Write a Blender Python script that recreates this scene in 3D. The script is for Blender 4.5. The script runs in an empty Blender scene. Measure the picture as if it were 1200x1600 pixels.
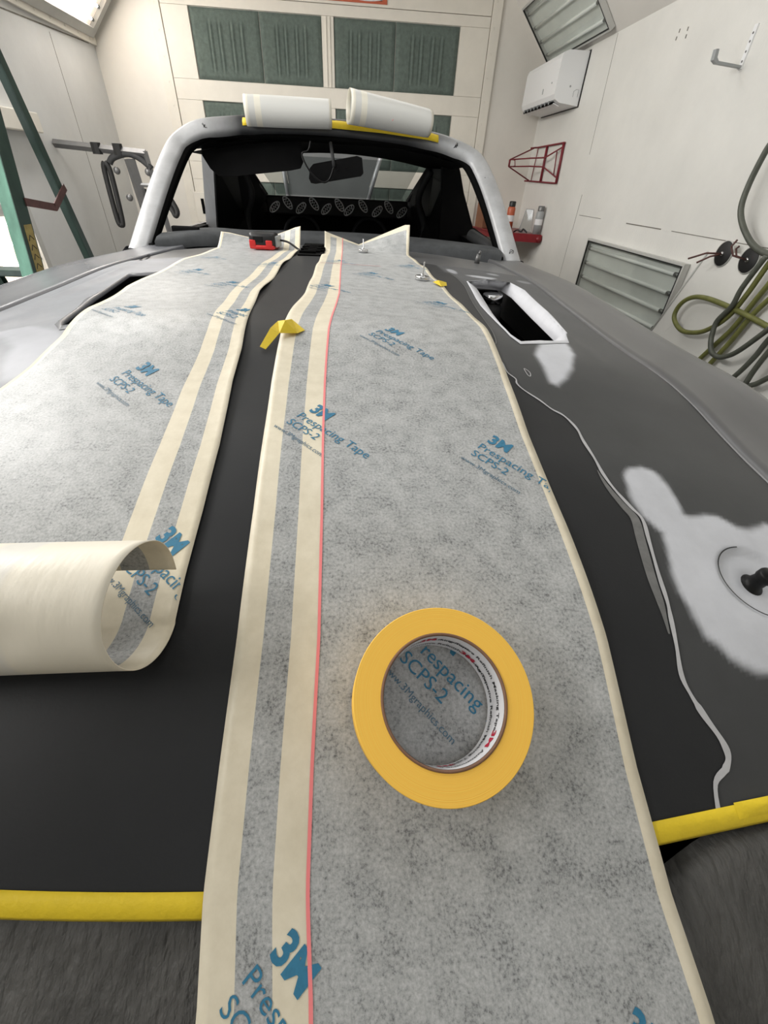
import bpy, bmesh, math, random, bisect
import numpy as np
from mathutils import Vector, Matrix
random.seed(7)
rng = np.random.RandomState(11)
scene = bpy.context.scene
COL = scene.collection

# ------------------------------------------------------------------ camera, world, lights, exposure
cam_data = bpy.data.cameras.new('camera')
cam = bpy.data.objects.new('camera', cam_data)
COL.objects.link(cam)
cam_data.sensor_fit = 'VERTICAL'
cam_data.sensor_height = 36.0
cam_data.lens = 658.99 / 1600.0 * 36.0
cam_data.clip_start = 0.01
pitch, roll, yaw = 0.672131258, 0.051297777, -0.0914531
def _rot(a, b, c):
    rp = np.array([[1, 0, 0], [0, math.cos(a), -math.sin(a)], [0, math.sin(a), math.cos(a)]])
    rr = np.array([[math.cos(b), -math.sin(b), 0], [math.sin(b), math.cos(b), 0], [0, 0, 1]])
    ry = np.array([[math.cos(c), 0, math.sin(c)], [0, 1, 0], [-math.sin(c), 0, math.cos(c)]])
    return rr @ rp @ ry
R_ = _rot(pitch, roll, yaw)
M_ = np.stack([R_[:, 0], R_[:, 2], -R_[:, 1]])
mw = Matrix.Identity(4)
for i in range(3):
    mw[i][0] = M_[i][0]; mw[i][1] = -M_[i][1]; mw[i][2] = -M_[i][2]
mw[0][3], mw[1][3], mw[2][3] = 0.0, 0.0, 1.17
cam.matrix_world = mw
scene.camera = cam

world = bpy.data.worlds.new('world')
scene.world = world
world.use_nodes = True
world.node_tree.nodes['Background'].inputs[0].default_value = (0.8, 0.9, 1.0, 1)
world.node_tree.nodes['Background'].inputs[1].default_value = 0.3

def area_light(name, loc, aim, sx, sy, power, color):
    d = bpy.data.lights.new(name, 'AREA'); d.shape = 'RECTANGLE'; d.size = sx; d.size_y = sy
    d.energy = power; d.color = color
    o = bpy.data.objects.new(name, d); COL.objects.link(o)
    o.location = loc
    o.rotation_euler = (Vector(aim) - Vector(loc)).to_track_quat('-Z', 'Y').to_euler()
    return o
WARM = (1.0, 0.96, 0.92); COOL = (0.95, 0.98, 1.0); NEUT = (1.0, 0.98, 0.95)
# lamps of the booth's left side: upper sloped boxes and the lower wall box
for k, (y, pw) in enumerate(((4.35, 9), (3.0, 26), (1.5, 31), (0.0, 15))):
    area_light('upper_box_lamp', (-1.80, y, 2.18), (-0.9, y, 1.45), 1.0, 0.34, pw, WARM if k == 0 else NEUT)
area_light('lower_box_lamp', (-2.03, 2.85, 0.72), (0, 2.85, 0.72), 1.0, 0.3, 14, NEUT)
area_light('lower_box_lamp', (-2.03, 0.6, 0.72), (0, 0.6, 0.72), 1.0, 0.3, 12, COOL)
# unseen fill lights added under the ceiling to brighten bonnet and room
area_light('ceiling_fill', (0.2, 3.2, 2.42), (0.2, 3.2, 0), 1.3, 0.6, 9, NEUT)
area_light('ceiling_fill', (0.2, 1.2, 2.42), (0.2, 1.2, 0), 1.3, 0.6, 6, COOL)
area_light('ceiling_fill', (0.1, -1.0, 2.42), (0.1, -0.8, 0), 1.3, 0.6, 4, COOL)

scene.view_settings.view_transform = 'Standard'
scene.view_settings.look = 'None'
scene.view_settings.exposure = 0.0
scene.view_settings.gamma = 1.0
scene.view_settings.use_curve_mapping = False
scene.cycles.use_denoising = True
scene.cycles.max_bounces = 8
scene.cycles.sample_clamp_indirect = 6.0

# ------------------------------------------------------------------ helpers
def S(r, g, b):
    f = lambda v: (v / 255 / 12.92) if v / 255 <= 0.04045 else ((v / 255 + 0.055) / 1.055) ** 2.4
    return (f(r), f(g), f(b))

def mat(name, color, rough=0.5, metal=0.0, var=0.0, vscale=8.0, bump=0.0, bscale=60.0, emit=None, estr=0.0,
        spec=0.5, attr=None, stretch=None, alpha=None, coat=0.0):
    m = bpy.data.materials.new(name); m.use_nodes = True
    nt = m.node_tree; N = nt.nodes; L = nt.links
    p = N['Principled BSDF']
    p.inputs['Roughness'].default_value = rough
    p.inputs['Metallic'].default_value = metal
    p.inputs['Specular IOR Level'].default_value = spec
    p.inputs['Coat Weight'].default_value = coat
    c4 = (*color, 1)
    p.inputs['Base Color'].default_value = c4
    co = N.new('ShaderNodeTexCoord')
    src = co.outputs['Object']
    if stretch:
        mp = N.new('ShaderNodeMapping'); mp.inputs['Scale'].default_value = stretch
        L.new(src, mp.inputs[0]); src = mp.outputs[0]
    base = None
    if attr:
        a = N.new('ShaderNodeAttribute'); a.attribute_name = attr
        base = a.outputs['Color']
        L.new(base, p.inputs['Base Color'])
    if var > 0:
        n = N.new('ShaderNodeTexNoise'); n.inputs['Scale'].default_value = vscale; n.inputs['Detail'].default_value = 6
        n.inputs['Roughness'].default_value = 0.62
        L.new(src, n.inputs['Vector'])
        r = N.new('ShaderNodeMapRange'); r.inputs[1].default_value = 0.3; r.inputs[2].default_value = 0.7
        r.inputs[3].default_value = 1 - var; r.inputs[4].default_value = 1 + var
        L.new(n.outputs[0], r.inputs[0])
        mx = N.new('ShaderNodeMix'); mx.data_type = 'RGBA'; mx.blend_type = 'MULTIPLY'
        mx.inputs[0].default_value = 1.0
        if base: L.new(base, mx.inputs[6])
        else: mx.inputs[6].default_value = c4
        L.new(r.outputs[0], mx.inputs[7]); L.new(mx.outputs[2], p.inputs['Base Color'])
    if bump > 0:
        n2 = N.new('ShaderNodeTexNoise'); n2.inputs['Scale'].default_value = bscale; n2.inputs['Detail'].default_value = 5
        L.new(src, n2.inputs['Vector'])
        b = N.new('ShaderNodeBump'); b.inputs['Strength'].default_value = bump; b.inputs['Distance'].default_value = 0.004
        L.new(n2.outputs[0], b.inputs['Height']); L.new(b.outputs[0], p.inputs['Normal'])
    if emit:
        p.inputs['Emission Color'].default_value = (*emit, 1); p.inputs['Emission Strength'].default_value = estr
    return m

def glass_mat(name, tint=(0.9, 0.95, 0.95), amount=0.12):
    m = bpy.data.materials.new(name); m.use_nodes = True
    nt = m.node_tree; N = nt.nodes; L = nt.links
    for n in list(N):
        if n.type != 'OUTPUT_MATERIAL': N.remove(n)
    out = [n for n in N if n.type == 'OUTPUT_MATERIAL'][0]
    t = N.new('ShaderNodeBsdfTransparent'); t.inputs[0].default_value = (*tint, 1)
    g = N.new('ShaderNodeBsdfGlossy'); g.inputs['Roughness'].default_value = 0.05
    mx = N.new('ShaderNodeMixShader'); mx.inputs[0].default_value = amount
    L.new(t.outputs[0], mx.inputs[1]); L.new(g.outputs[0], mx.inputs[2]); L.new(mx.outputs[0], out.inputs[0])
    return m

def obj(name, verts, faces, m, parent=None, smooth=False, idx=None, uvs=None):
    me = bpy.data.meshes.new(name)
    me.from_pydata([tuple(v) for v in verts], [], faces)
    ms = m if isinstance(m, (list, tuple)) else [m]
    for k in ms: me.materials.append(k)
    if idx is not None: me.polygons.foreach_set('material_index', idx)
    if smooth: me.polygons.foreach_set('use_smooth', [True] * len(me.polygons))
    if uvs is not None:
        ul = me.uv_layers.new(name='UVMap')
        vi = np.zeros(len(me.loops), dtype=np.int32); me.loops.foreach_get('vertex_index', vi)
        ul.data.foreach_set('uv', np.asarray(uvs, dtype=np.float32)[vi].ravel())
    me.update()
    o = bpy.data.objects.new(name, me); COL.objects.link(o)
    if parent is not None:
        o.parent = parent
        w = Matrix.Translation(parent.location) if parent.parent is None else Matrix.Translation(parent.parent.location) @ Matrix.Translation((0, 0, 0))
        if parent.type == 'EMPTY': o.matrix_parent_inverse = w.inverted()
    return o

def tag(o, label=None, cat=None, group=None, kind=None):
    if label: o['label'] = label
    if cat: o['category'] = cat
    if group: o['group'] = group
    if kind: o['kind'] = kind
    return o

def thing(name, loc, label, cat, group=None):
    o = bpy.data.objects.new(name, None); COL.objects.link(o)
    o.location = loc; o.empty_display_size = 0.05
    return tag(o, label, cat, group)

def struct(o): o['kind'] = 'structure'; return o

class MB:
    def __init__(s): s.v = []; s.f = []; s.i = []; s.cur = 0
    def add(s, vs, fs):
        n = len(s.v); s.v += [tuple(v) for v in vs]
        s.f += [tuple(n + k for k in f) for f in fs]; s.i += [s.cur] * len(fs); return s
    def box(s, c, sz, rot=None, bev=0.0):
        if bev > 0:
            bm = bmesh.new(); bmesh.ops.create_cube(bm, size=1)
            for v in bm.verts: v.co = Vector((v.co.x * sz[0], v.co.y * sz[1], v.co.z * sz[2]))
            bmesh.ops.bevel(bm, geom=bm.edges[:], offset=bev, segments=2, affect='EDGES', profile=0.6)
            bm.verts.ensure_lookup_table()
            vs = [v.co.copy() for v in bm.verts]; fs = [[v.index for v in f.verts] for f in bm.faces]; bm.free()
        else:
            x, y, z = [k / 2 for k in sz]
            vs = [Vector(q) for q in ((-x, -y, -z), (x, -y, -z), (x, y, -z), (-x, y, -z), (-x, -y, z), (x, -y, z), (x, y, z), (-x, y, z))]
            fs = [(0, 3, 2, 1), (4, 5, 6, 7), (0, 1, 5, 4), (1, 2, 6, 5), (2, 3, 7, 6), (3, 0, 4, 7)]
        if rot is not None: vs = [rot @ v for v in vs]
        c = Vector(c)
        return s.add([v + c for v in vs], fs)
    def tube(s, pts, r, n=10, caps=True, ry=None, up=(0, 0, 1)):
        pts = [Vector(p) for p in pts]; m = len(pts)
        rs = r if isinstance(r, (list, tuple)) else [r] * m
        vs = []; prev = None
        for k in range(m):
            d = (pts[min(k + 1, m - 1)] - pts[max(k - 1, 0)]).normalized()
            if prev is None:
                u = Vector(up)
                if abs(u.dot(d)) > 0.95: u = Vector((1, 0, 0))
                a = d.cross(u).normalized()
            else:
                a = (prev - d * prev.dot(d)).normalized()
            prev = a; b = a.cross(d).normalized()
            for j in range(n):
                t = 2 * math.pi * j / n
                vs.append(pts[k] + a * (math.cos(t) * rs[k]) + b * (math.sin(t) * (ry if ry else rs[k])))
        fs = [(k * n + j, k * n + (j + 1) % n, (k + 1) * n + (j + 1) % n, (k + 1) * n + j) for k in range(m - 1) for j in range(n)]
        if caps:
            fs.append(tuple(range(n - 1, -1, -1))); fs.append(tuple((m - 1) * n + j for j in range(n)))
        return s.add(vs, fs)
    def cyl(s, p0, p1, r0, r1=None, n=16):
        return s.tube([p0, p1], [r0, r1 if r1 is not None else r0], n)
    def lathe(s, prof, c, rot=None, n=32):
        vs = []
        for r, z in prof:
            for j in range(n):
                t = 2 * math.pi * j / n
                v = Vector((r * math.cos(t), r * math.sin(t), z))
                if rot is not None: v = rot @ v
                vs.append(v + Vector(c))
        m = len(prof)
        fs = [(k * n + j, k * n + (j + 1) % n, (k + 1) * n + (j + 1) % n, (k + 1) * n + j) for k in range(m - 1) for j in range(n)]
        return s.add(vs, fs)
    def prism(s, poly, d):
        d = Vector(d); n = len(poly); a = [Vector(p) for p in poly]; b = [p + d for p in a]
        fs = [tuple(range(n - 1, -1, -1)), tuple(n + k for k in range(n))] + [(k, (k + 1) % n, n + (k + 1) % n, n + k) for k in range(n)]
        return s.add(a + b, fs)
    def build(s, name, m, parent=None, smooth=False):
        o = obj(name, s.v, s.f, m, parent, smooth, s.i)
        bm = bmesh.new(); bm.from_mesh(o.data); bmesh.ops.recalc_face_normals(bm, faces=bm.faces); bm.to_mesh(o.data); bm.free()
        return o

def spline(pts, per=8, closed=False):
    P = [Vector(p) for p in pts]; n = len(P); out = []
    rng_ = range(n if closed else n - 1)
    for i in rng_:
        g = (lambda k: P[k % n]) if closed else (lambda k: P[max(0, min(n - 1, k))])
        p0, p1, p2, p3 = g(i - 1), g(i), g(i + 1), g(i + 2)
        for j in range(per):
            t = j / per
            out.append(0.5 * ((2 * p1) + (p2 - p0) * t + (2 * p0 - 5 * p1 + 4 * p2 - p3) * t * t + (3 * p1 - p0 - 3 * p2 + p3) * t ** 3))
    if not closed: out.append(P[-1])
    return out

def grid_faces(nu, nv):
    return [(i * nv + j, i * nv + j + 1, (i + 1) * nv + j + 1, (i + 1) * nv + j) for i in range(nu - 1) for j in range(nv - 1)]

# ------------------------------------------------------------------ the bonnet surface (metres, x right, Y rearwards, z up)
PY = [-.30, -.06, 0.0, .05, .10, .15, .20, .25, .30, .36, .42, .48, .54, .60, .66, .75, .90, 1.05, 1.25, 1.45, 1.60, 1.90]
PZ = [.70, .797, .823, .845, .868, .891, .911, .928, .944, .960, .972, .985, .999, 1.008, 1.010, 1.005, .997, .992, .987, .977, .971, .963]
KY = [-.3, 0, .25, .45, .65, 1.0, 1.4, 1.8]
KZ = [.10, .10, .12, .17, .20, .14, .08, .08]
def _ip(X, Z, x):
    n = len(X)
    if x <= X[0]: return Z[0] + (x - X[0]) * (Z[1] - Z[0]) / (X[1] - X[0])
    if x >= X[-1]: return Z[-1] + (x - X[-1]) * (Z[-1] - Z[-2]) / (X[-1] - X[-2])
    i = bisect.bisect_right(X, x) - 1; h = X[i + 1] - X[i]; t = (x - X[i]) / h
    def m(k):
        if k == 0: return (Z[1] - Z[0]) / (X[1] - X[0])
        if k == n - 1: return (Z[-1] - Z[-2]) / (X[-1] - X[-2])
        return (Z[k + 1] - Z[k - 1]) / (X[k + 1] - X[k - 1])
    m0, m1 = m(i) * h, m(i + 1) * h; t2 = t * t; t3 = t2 * t
    return (2 * t3 - 3 * t2 + 1) * Z[i] + (t3 - 2 * t2 + t) * m0 + (-2 * t3 + 3 * t2) * Z[i + 1] + (t3 - t2) * m1
TY = np.linspace(-.4, 2.2, 2601)
TP = np.array([_ip(PY, PZ, y) for y in TY]); TK = np.array([_ip(KY, KZ, y) for y in TY])
def xc(Y): return -.12 + .025 * Y
def hood(x, Y):
    u = x - xc(Y)
    return np.interp(Y, TY, TP) - np.interp(Y, TY, TK) * u * u
def hz(x, Y, off=0.0): return (x, Y, float(hood(x, Y)) + off)
def hnorm(x, Y):
    e = .004
    return Vector((-(hood(x + e, Y) - hood(x - e, Y)) / (2 * e), -(hood(x, Y + e) - hood(x, Y - e)) / (2 * e), 1)).normalized()

def poly_sd(px, py, poly):
    """signed distance (negative inside) of arrays of points to a polygon"""
    P = np.array(poly); n = len(P); d2 = np.full(px.shape, 1e9); ins = np.zeros(px.shape, bool)
    for i in range(n):
        a = P[i]; b = P[(i + 1) % n]; e = b - a
        wx, wy = px - a[0], py - a[1]
        t = np.clip((wx * e[0] + wy * e[1]) / max(e @ e, 1e-12), 0, 1)
        d2 = np.minimum(d2, (wx - e[0] * t) ** 2 + (wy - e[1] * t) ** 2)
        c = ((a[1] > py) != (b[1] > py)) & (px < (b[0] - a[0]) * (py - a[1]) / (b[1] - a[1] + 1e-15) + a[0])
        ins ^= c
    d = np.sqrt(d2)
    return np.where(ins, -d, d)
def noise2(x, y, s, seed=0, oct=4):
    r = np.random.RandomState(seed); out = np.zeros(np.shape(x)); amp = 1.0; tot = 0
    for o in range(oct):
        g = r.rand(64, 64); fx = np.asarray(x) * s * 2 ** o + 17.3; fy = np.asarray(y) * s * 2 ** o + 9.1
        ix = np.floor(fx).astype(int); iy = np.floor(fy).astype(int); tx = fx - ix; ty = fy - iy
        tx = tx * tx * (3 - 2 * tx); ty = ty * ty * (3 - 2 * ty)
        G = lambda a, b: g[a % 64, b % 64]
        v = (G(ix, iy) * (1 - tx) + G(ix + 1, iy) * tx) * (1 - ty) + (G(ix, iy + 1) * (1 - tx) + G(ix + 1, iy + 1) * tx) * ty
        out += amp * (v - .5); tot += amp; amp *= .5
    return out / tot
def clean_curve(pts, per=6):
    return [(v.x, v.y) for v in spline([(p[0], p[1], 0) for p in pts], per)]

# ------------------------------------------------------------------ materials
M = {}
M['wall'] = mat('white_wall_paint', S(226, 222, 214), .55, var=.04, vscale=3, bump=.12, bscale=90)
M['wall_r'] = mat('white_textured_wall', S(226, 225, 220), .5, var=.05, vscale=2.5, bump=.25, bscale=70)
M['wall_l'] = mat('white_grey_wall', S(208, 209, 208), .55, var=.07, vscale=2.2, bump=.2, bscale=70)
M['ceiling'] = mat('ceiling_white', S(225, 222, 216), .6, var=.03, vscale=3)
M['floor'] = mat('concrete_floor', S(120, 118, 114), .7, var=.15, vscale=5)
M['trim'] = mat('white_trim_paint', S(228, 223, 212), .5, var=.04, vscale=6)
M['seam'] = mat('seam_grey', S(120, 116, 108), .8, var=.3, vscale=30)
M['screw'] = mat('screw_steel', S(150, 145, 135), .45, .8)
M['filter'] = mat('green_filter_felt', S(100, 111, 105), .95, var=.16, vscale=40, bump=.3, bscale=200, spec=.1)
M['frame_grey'] = mat('light_frame_grey', S(190, 190, 186), .5, var=.05)
M['black_seal'] = mat('black_seal', S(30, 30, 30), .6)
M['lamp_back'] = mat('lamp_box_back_grey', S(222, 225, 222), .4, var=.06)
M['tube_off'] = mat('unlit_tube_glass', S(238, 240, 238), .25)
M['tube_end'] = mat('tube_cap_grey', S(120, 122, 120), .4, .5)
M['pane'] = glass_mat('lamp_pane_glass', (.97, .98, .97), .07)
M['rear_glass'] = glass_mat('rear_window_glass', (.75, .77, .77), .06)
M['lit_back'] = mat('lit_box_reflector', S(246, 226, 200), .5, emit=(1.0, .90, .80), estr=.55)
M['lit_tube'] = mat('lit_fluorescent_tube', (1, 1, 1), .4, emit=(1.0, .97, .92), estr=9.0)
M['paint'] = mat('bonnet_primer', (.03, .03, .03), .45, var=.10, vscale=14, attr='paint', spec=.28, bump=.03, bscale=500)
M['fender'] = mat('wing_primer_grey', S(92, 92, 93), .33, var=.22, vscale=5, spec=.5, stretch=(1, .35, 1))
M['fender_lit'] = mat('wing_primer_lit', S(112, 113, 118), .27, var=.16, vscale=5, spec=.5, stretch=(1, .35, 1))  # lighter copy of the wing primer; left-side reflections put into its colour
M['bare'] = mat('bare_steel_sanded', S(176, 177, 180), .42, .55, var=.18, vscale=12, stretch=(1, 1, .3))
M['header'] = mat('header_primer', (.3, .3, .3), .42, .2, var=.15, vscale=14, attr='paint')
M['black'] = mat('interior_black', S(11, 11, 12), .7, spec=.12, var=.3, vscale=12)
M['blacker'] = mat('deep_black', S(6, 6, 6), .8, spec=.08)
M['vinyl'] = mat('black_vinyl', S(15, 15, 16), .45, spec=.25, var=.2, vscale=20)
M['dash'] = mat('dash_dark_grey', S(48, 49, 51), .65, spec=.2, var=.25, vscale=18)
M['lid'] = mat('boot_lid_primer', S(92, 94, 94), .6, var=.1)
M['dash2'] = mat('dash_grey', S(74, 76, 78), .7, var=.3, vscale=14, spec=.2)
M['rubber'] = mat('rubber_dark', S(44, 45, 46), .65, var=.15, vscale=30)
M['rough'] = mat('rough_moulding_black', S(78, 77, 75), .6, var=.5, vscale=16, bump=1.0, bscale=120, stretch=(1.6, .55, 1))
M['primer'] = mat('white_primer', S(212, 213, 218), .55, var=.05, vscale=30)
M['edge_line'] = mat('sanded_edge_grey', S(186, 186, 188), .6, var=.10, vscale=60)
M['feather'] = mat('sanded_feather_grey', S(112, 112, 111), .6, var=.2, vscale=80)
M['yellow'] = mat('yellow_masking_tape', S(230, 200, 38), .6, var=.06, vscale=60, bump=.15, bscale=300)
M['roll_y'] = None
M['core'] = mat('cardboard_core', S(128, 96, 76), .8, var=.15, vscale=60)
M['label_w'] = mat('core_label_white', S(232, 232, 234), .5)
M['ink_red'] = mat('ink_red', S(190, 30, 60), .6)
M['ink_black'] = mat('ink_black', S(28, 28, 30), .6)
M['ink'] = mat('ink_blue', S(50, 122, 156), .6, var=.12, vscale=300)
M['ink_thin'] = mat('ink_blue_grey', S(84, 118, 140), .6, var=.15, vscale=300)
M['pink'] = mat('pink_line', S(252, 140, 142), .5)
M['backing'] = None
M['wood_box'] = mat('brown_cardboard', S(132, 90, 66), .8, var=.1)
M['red'] = mat('red_enamel', S(128, 26, 34), .4, var=.15, vscale=20)
M['redwire'] = mat('red_wire', S(122, 34, 44), .45, var=.1)
M['white_plastic'] = mat('white_plastic', S(236, 237, 238), .35)
M['grey_plastic'] = mat('grey_plastic', S(160, 163, 164), .4)
M['steel'] = mat('polished_steel', S(205, 205, 206), .18, 1.0)
M['steel_grey'] = mat('grey_steel', S(120, 120, 120), .4, .6, var=.15)
M['green'] = mat('green_fibreglass', S(104, 148, 130), .45, var=.28, vscale=18, stretch=(1, 1, .35))
M['green_d'] = mat('dark_green_fibreglass', S(50, 70, 62), .5, var=.35, vscale=16, stretch=(1, 1, .3))
M['sticker'] = mat('yellow_sticker', S(160, 142, 84), .6, var=.25, vscale=40)
M['rust'] = mat('red_brown_steel', S(92, 62, 58), .6, var=.3, vscale=30)
M['orange'] = mat('orange_print', S(190, 96, 66), .5, var=.06)
M['hose'] = mat('olive_green_hose', S(112, 114, 62), .5, var=.2, vscale=30)
M['hose_d'] = mat('dark_olive_hose', S(84, 87, 78), .5, var=.2, vscale=30)
M['tm_black'] = mat('tape_measure_black', S(26, 26, 28), .4)
M['tm_red'] = mat('tape_measure_red', S(214, 44, 42), .35)
M['can_orange'] = mat('can_orange', S(186, 92, 60), .4)
M['clear'] = glass_mat('clear_plastic', (.82, .84, .84), .15)
M['silver_foil'] = mat('crumpled_foil', S(180, 180, 182), .2, 1.0, bump=1.0, bscale=90)

def paper_mat():
    m = bpy.data.materials.new('stripe_decal_paper'); m.use_nodes = True
    nt = m.node_tree; N = nt.nodes; L = nt.links; p = N['Principled BSDF']
    p.inputs['Roughness'].default_value = .42; p.inputs['Specular IOR Level'].default_value = .4
    uv = N.new('ShaderNodeUVMap'); uv.uv_map = 'UVMap'
    sp = N.new('ShaderNodeSeparateXYZ'); L.new(uv.outputs[0], sp.inputs[0])
    cr = N.new('ShaderNodeValToRGB'); cr.color_ramp.interpolation = 'CONSTANT'
    e = cr.color_ramp.elements
    e[0].position = 0; e[0].color = (1, 1, 1, 1); e[1].position = .066; e[1].color = (0, 0, 0, 1)
    for pos, v in ((.134, 1), (.205, 0), (.968, 1)):
        k = e.new(pos); k.color = (v, v, v, 1)
    L.new(sp.outputs[0], cr.inputs[0])
    gt = N.new('ShaderNodeMath'); gt.operation = 'GREATER_THAN'; gt.inputs[1].default_value = 1.735
    L.new(sp.outputs[1], gt.inputs[0])
    mxm = N.new('ShaderNodeMath'); mxm.operation = 'MAXIMUM'
    L.new(cr.outputs[0], mxm.inputs[0]); L.new(gt.outputs[0], mxm.inputs[1])
    mp = N.new('ShaderNodeMapping'); mp.inputs['Scale'].default_value = (.28, 1.0, 1)
    L.new(uv.outputs[0], mp.inputs[0])
    n1 = N.new('ShaderNodeTexNoise'); n1.inputs['Scale'].default_value = 430; n1.inputs['Detail'].default_value = 5; n1.inputs['Roughness'].default_value = .72
    n2 = N.new('ShaderNodeTexNoise'); n2.inputs['Scale'].default_value = 45; n2.inputs['Detail'].default_value = 5; n2.inputs['Roughness'].default_value = .65
    L.new(mp.outputs[0], n1.inputs[0]); L.new(mp.outputs[0], n2.inputs[0])
    sc_ = N.new('ShaderNodeMath'); sc_.operation = 'MULTIPLY_ADD'; sc_.inputs[1].default_value = .55; sc_.inputs[2].default_value = .225; L.new(n2.outputs[0], sc_.inputs[0])
    ad = N.new('ShaderNodeMath'); ad.operation = 'ADD'; L.new(n1.outputs[0], ad.inputs[0]); L.new(sc_.outputs[0], ad.inputs[1])
    gr = N.new('ShaderNodeValToRGB'); ge = gr.color_ramp.elements
    ge[0].position = .385; ge[0].color = (*S(94, 96, 97), 1); ge[1].position = .60; ge[1].color = (*S(198, 199, 199), 1)
    k = ge.new(.475); k.color = (*S(165, 167, 167), 1)
    hf = N.new('ShaderNodeMath'); hf.operation = 'MULTIPLY'; hf.inputs[1].default_value = .5
    L.new(ad.outputs[0], hf.inputs[0]); L.new(hf.outputs[0], gr.inputs[0])
    cn = N.new('ShaderNodeValToRGB'); ce = cn.color_ramp.elements
    ce[0].position = .3; ce[0].color = (*S(222, 212, 188), 1); ce[1].position = .7; ce[1].color = (*S(238, 229, 207), 1)
    L.new(n2.outputs[0], cn.inputs[0])
    mx = N.new('ShaderNodeMix'); mx.data_type = 'RGBA'
    L.new(mxm.outputs[0], mx.inputs[0]); L.new(gr.outputs[0], mx.inputs[6]); L.new(cn.outputs[0], mx.inputs[7])
    L.new(mx.outputs[2], p.inputs['Base Color'])
    n3 = N.new('ShaderNodeTexNoise'); n3.inputs['Scale'].default_value = 22; n3.inputs['Detail'].default_value = 4
    L.new(mp.outputs[0], n3.inputs[0])
    b = N.new('ShaderNodeBump'); b.inputs['Strength'].default_value = .18; b.inputs['Distance'].default_value = .004
    L.new(n3.outputs[0], b.inputs['Height']); L.new(b.outputs[0], p.inputs['Normal'])
    return m
M['paper'] = paper_mat()
def backing_mat():
    m = bpy.data.materials.new('cream_backing'); m.use_nodes = True
    nt = m.node_tree; N = nt.nodes; L = nt.links; p = N['Principled BSDF']; p.inputs['Roughness'].default_value = .42
    uv = N.new('ShaderNodeUVMap'); uv.uv_map = 'UVMap'; sp = N.new('ShaderNodeSeparateXYZ'); L.new(uv.outputs[0], sp.inputs[0])
    r = N.new('ShaderNodeValToRGB'); e = r.color_ramp.elements
    w = (*S(238, 231, 214), 1); g = (*S(228, 224, 214), 1)
    e[0].position = 0; e[0].color = w; e[1].position = .20; e[1].color = w
    for ps, c in ((.215, g), (.28, g), (.30, w), (.42, w), (.435, g), (.52, g), (.53, w)):
        k = e.new(ps); k.color = c
    L.new(sp.outputs[0], r.inputs[0]); L.new(r.outputs[0], p.inputs['Base Color'])
    n = N.new('ShaderNodeTexNoise'); n.inputs['Scale'].default_value = 40; L.new(uv.outputs[0], n.inputs[0])
    b = N.new('ShaderNodeBump'); b.inputs['Strength'].default_value = .12; b.inputs['Distance'].default_value = .003
    L.new(n.outputs[0], b.inputs['Height']); L.new(b.outputs[0], p.inputs['Normal'])
    return m
M['backing'] = backing_mat()

def roll_mat():
    m = bpy.data.materials.new('yellow_tape_roll_side'); m.use_nodes = True
    nt = m.node_tree; N = nt.nodes; L = nt.links; p = N['Principled BSDF']
    p.inputs['Roughness'].default_value = .6
    at = N.new('ShaderNodeUVMap'); at.uv_map = 'UVMap'
    sp = N.new('ShaderNodeSeparateXYZ'); L.new(at.outputs[0], sp.inputs[0])
    mu = N.new('ShaderNodeMath'); mu.operation = 'MULTIPLY'; mu.inputs[1].default_value = 1900; L.new(sp.outputs[0], mu.inputs[0])
    co = N.new('ShaderNodeCombineXYZ'); L.new(mu.outputs[0], co.inputs[0])
    n = N.new('ShaderNodeTexNoise'); n.inputs['Scale'].default_value = 1.0; n.inputs['Detail'].default_value = 3; L.new(co.outputs[0], n.inputs[0])
    r = N.new('ShaderNodeValToRGB'); e = r.color_ramp.elements
    e[0].position = .25; e[0].color = (*S(255, 190, 64), 1); e[1].position = .75; e[1].color = (*S(255, 212, 94), 1)
    L.new(n.outputs[0], r.inputs[0]); L.new(r.outputs[0], p.inputs['Base Color'])
    b = N.new('ShaderNodeBump'); b.inputs['Strength'].default_value = .25; b.inputs['Distance'].default_value = .0006
    L.new(n.outputs[0], b.inputs['Height']); L.new(b.outputs[0], p.inputs['Normal'])
    return m
M['roll_y'] = roll_mat()

# ------------------------------------------------------------------ room shell
XL, XR, YB, YF = -2.09, 1.715, 5.2, -2.6
ZW = 1.955; ZC = 2.47; XSL = XL + (ZC - ZW); XSR = XR - (ZC - ZW)
T = .12
def quad_slab(name, pts, d, m):
    return struct(MB().prism(pts, d).build(name, m))
quad_slab('floor', [(XL - T, YF - T, 0), (XR + T, YF - T, 0), (XR + T, YB + T, 0), (XL - T, YB + T, 0)], (0, 0, -T), M['floor'])
quad_slab('ceiling', [(XSL, YF, ZC), (XSR, YF, ZC), (XSR, YB, ZC), (XSL, YB, ZC)], (0, 0, T), M['ceiling'])
quad_slab('wall_left', [(XL, YF, 0), (XL, YB, 0), (XL, YB, ZW), (XL, YF, ZW)], (-T, 0, 0), M['wall_l'])
wall_right = quad_slab('wall_right', [(XR, YF, 0), (XR, YB, 0), (XR, YB, ZW), (XR, YF, ZW)], (T, 0, 0), M['wall_r'])
quad_slab('wall_back', [(XL - T, YB, 0), (XR + T, YB, 0), (XR + T, YB, ZC + T), (XL - T, YB, ZC + T)], (0, T, 0), M['wall'])
quad_slab('wall_front', [(XL - T, YF, 0), (XR + T, YF, 0), (XR + T, YF, ZC + T), (XL - T, YF, ZC + T)], (0, -T, 0), M['wall'])
q = T * .7071
quad_slab('wall_slope_left', [(XL, YF, ZW), (XL, YB, ZW), (XSL, YB, ZC), (XSL, YF, ZC)], (-q, 0, q), M['trim'])
quad_slab('wall_slope_right', [(XR, YF, ZW), (XR, YB, ZW), (XSR, YB, ZC), (XSR, YF, ZC)], (q, 0, q), M['ceiling'])

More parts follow.
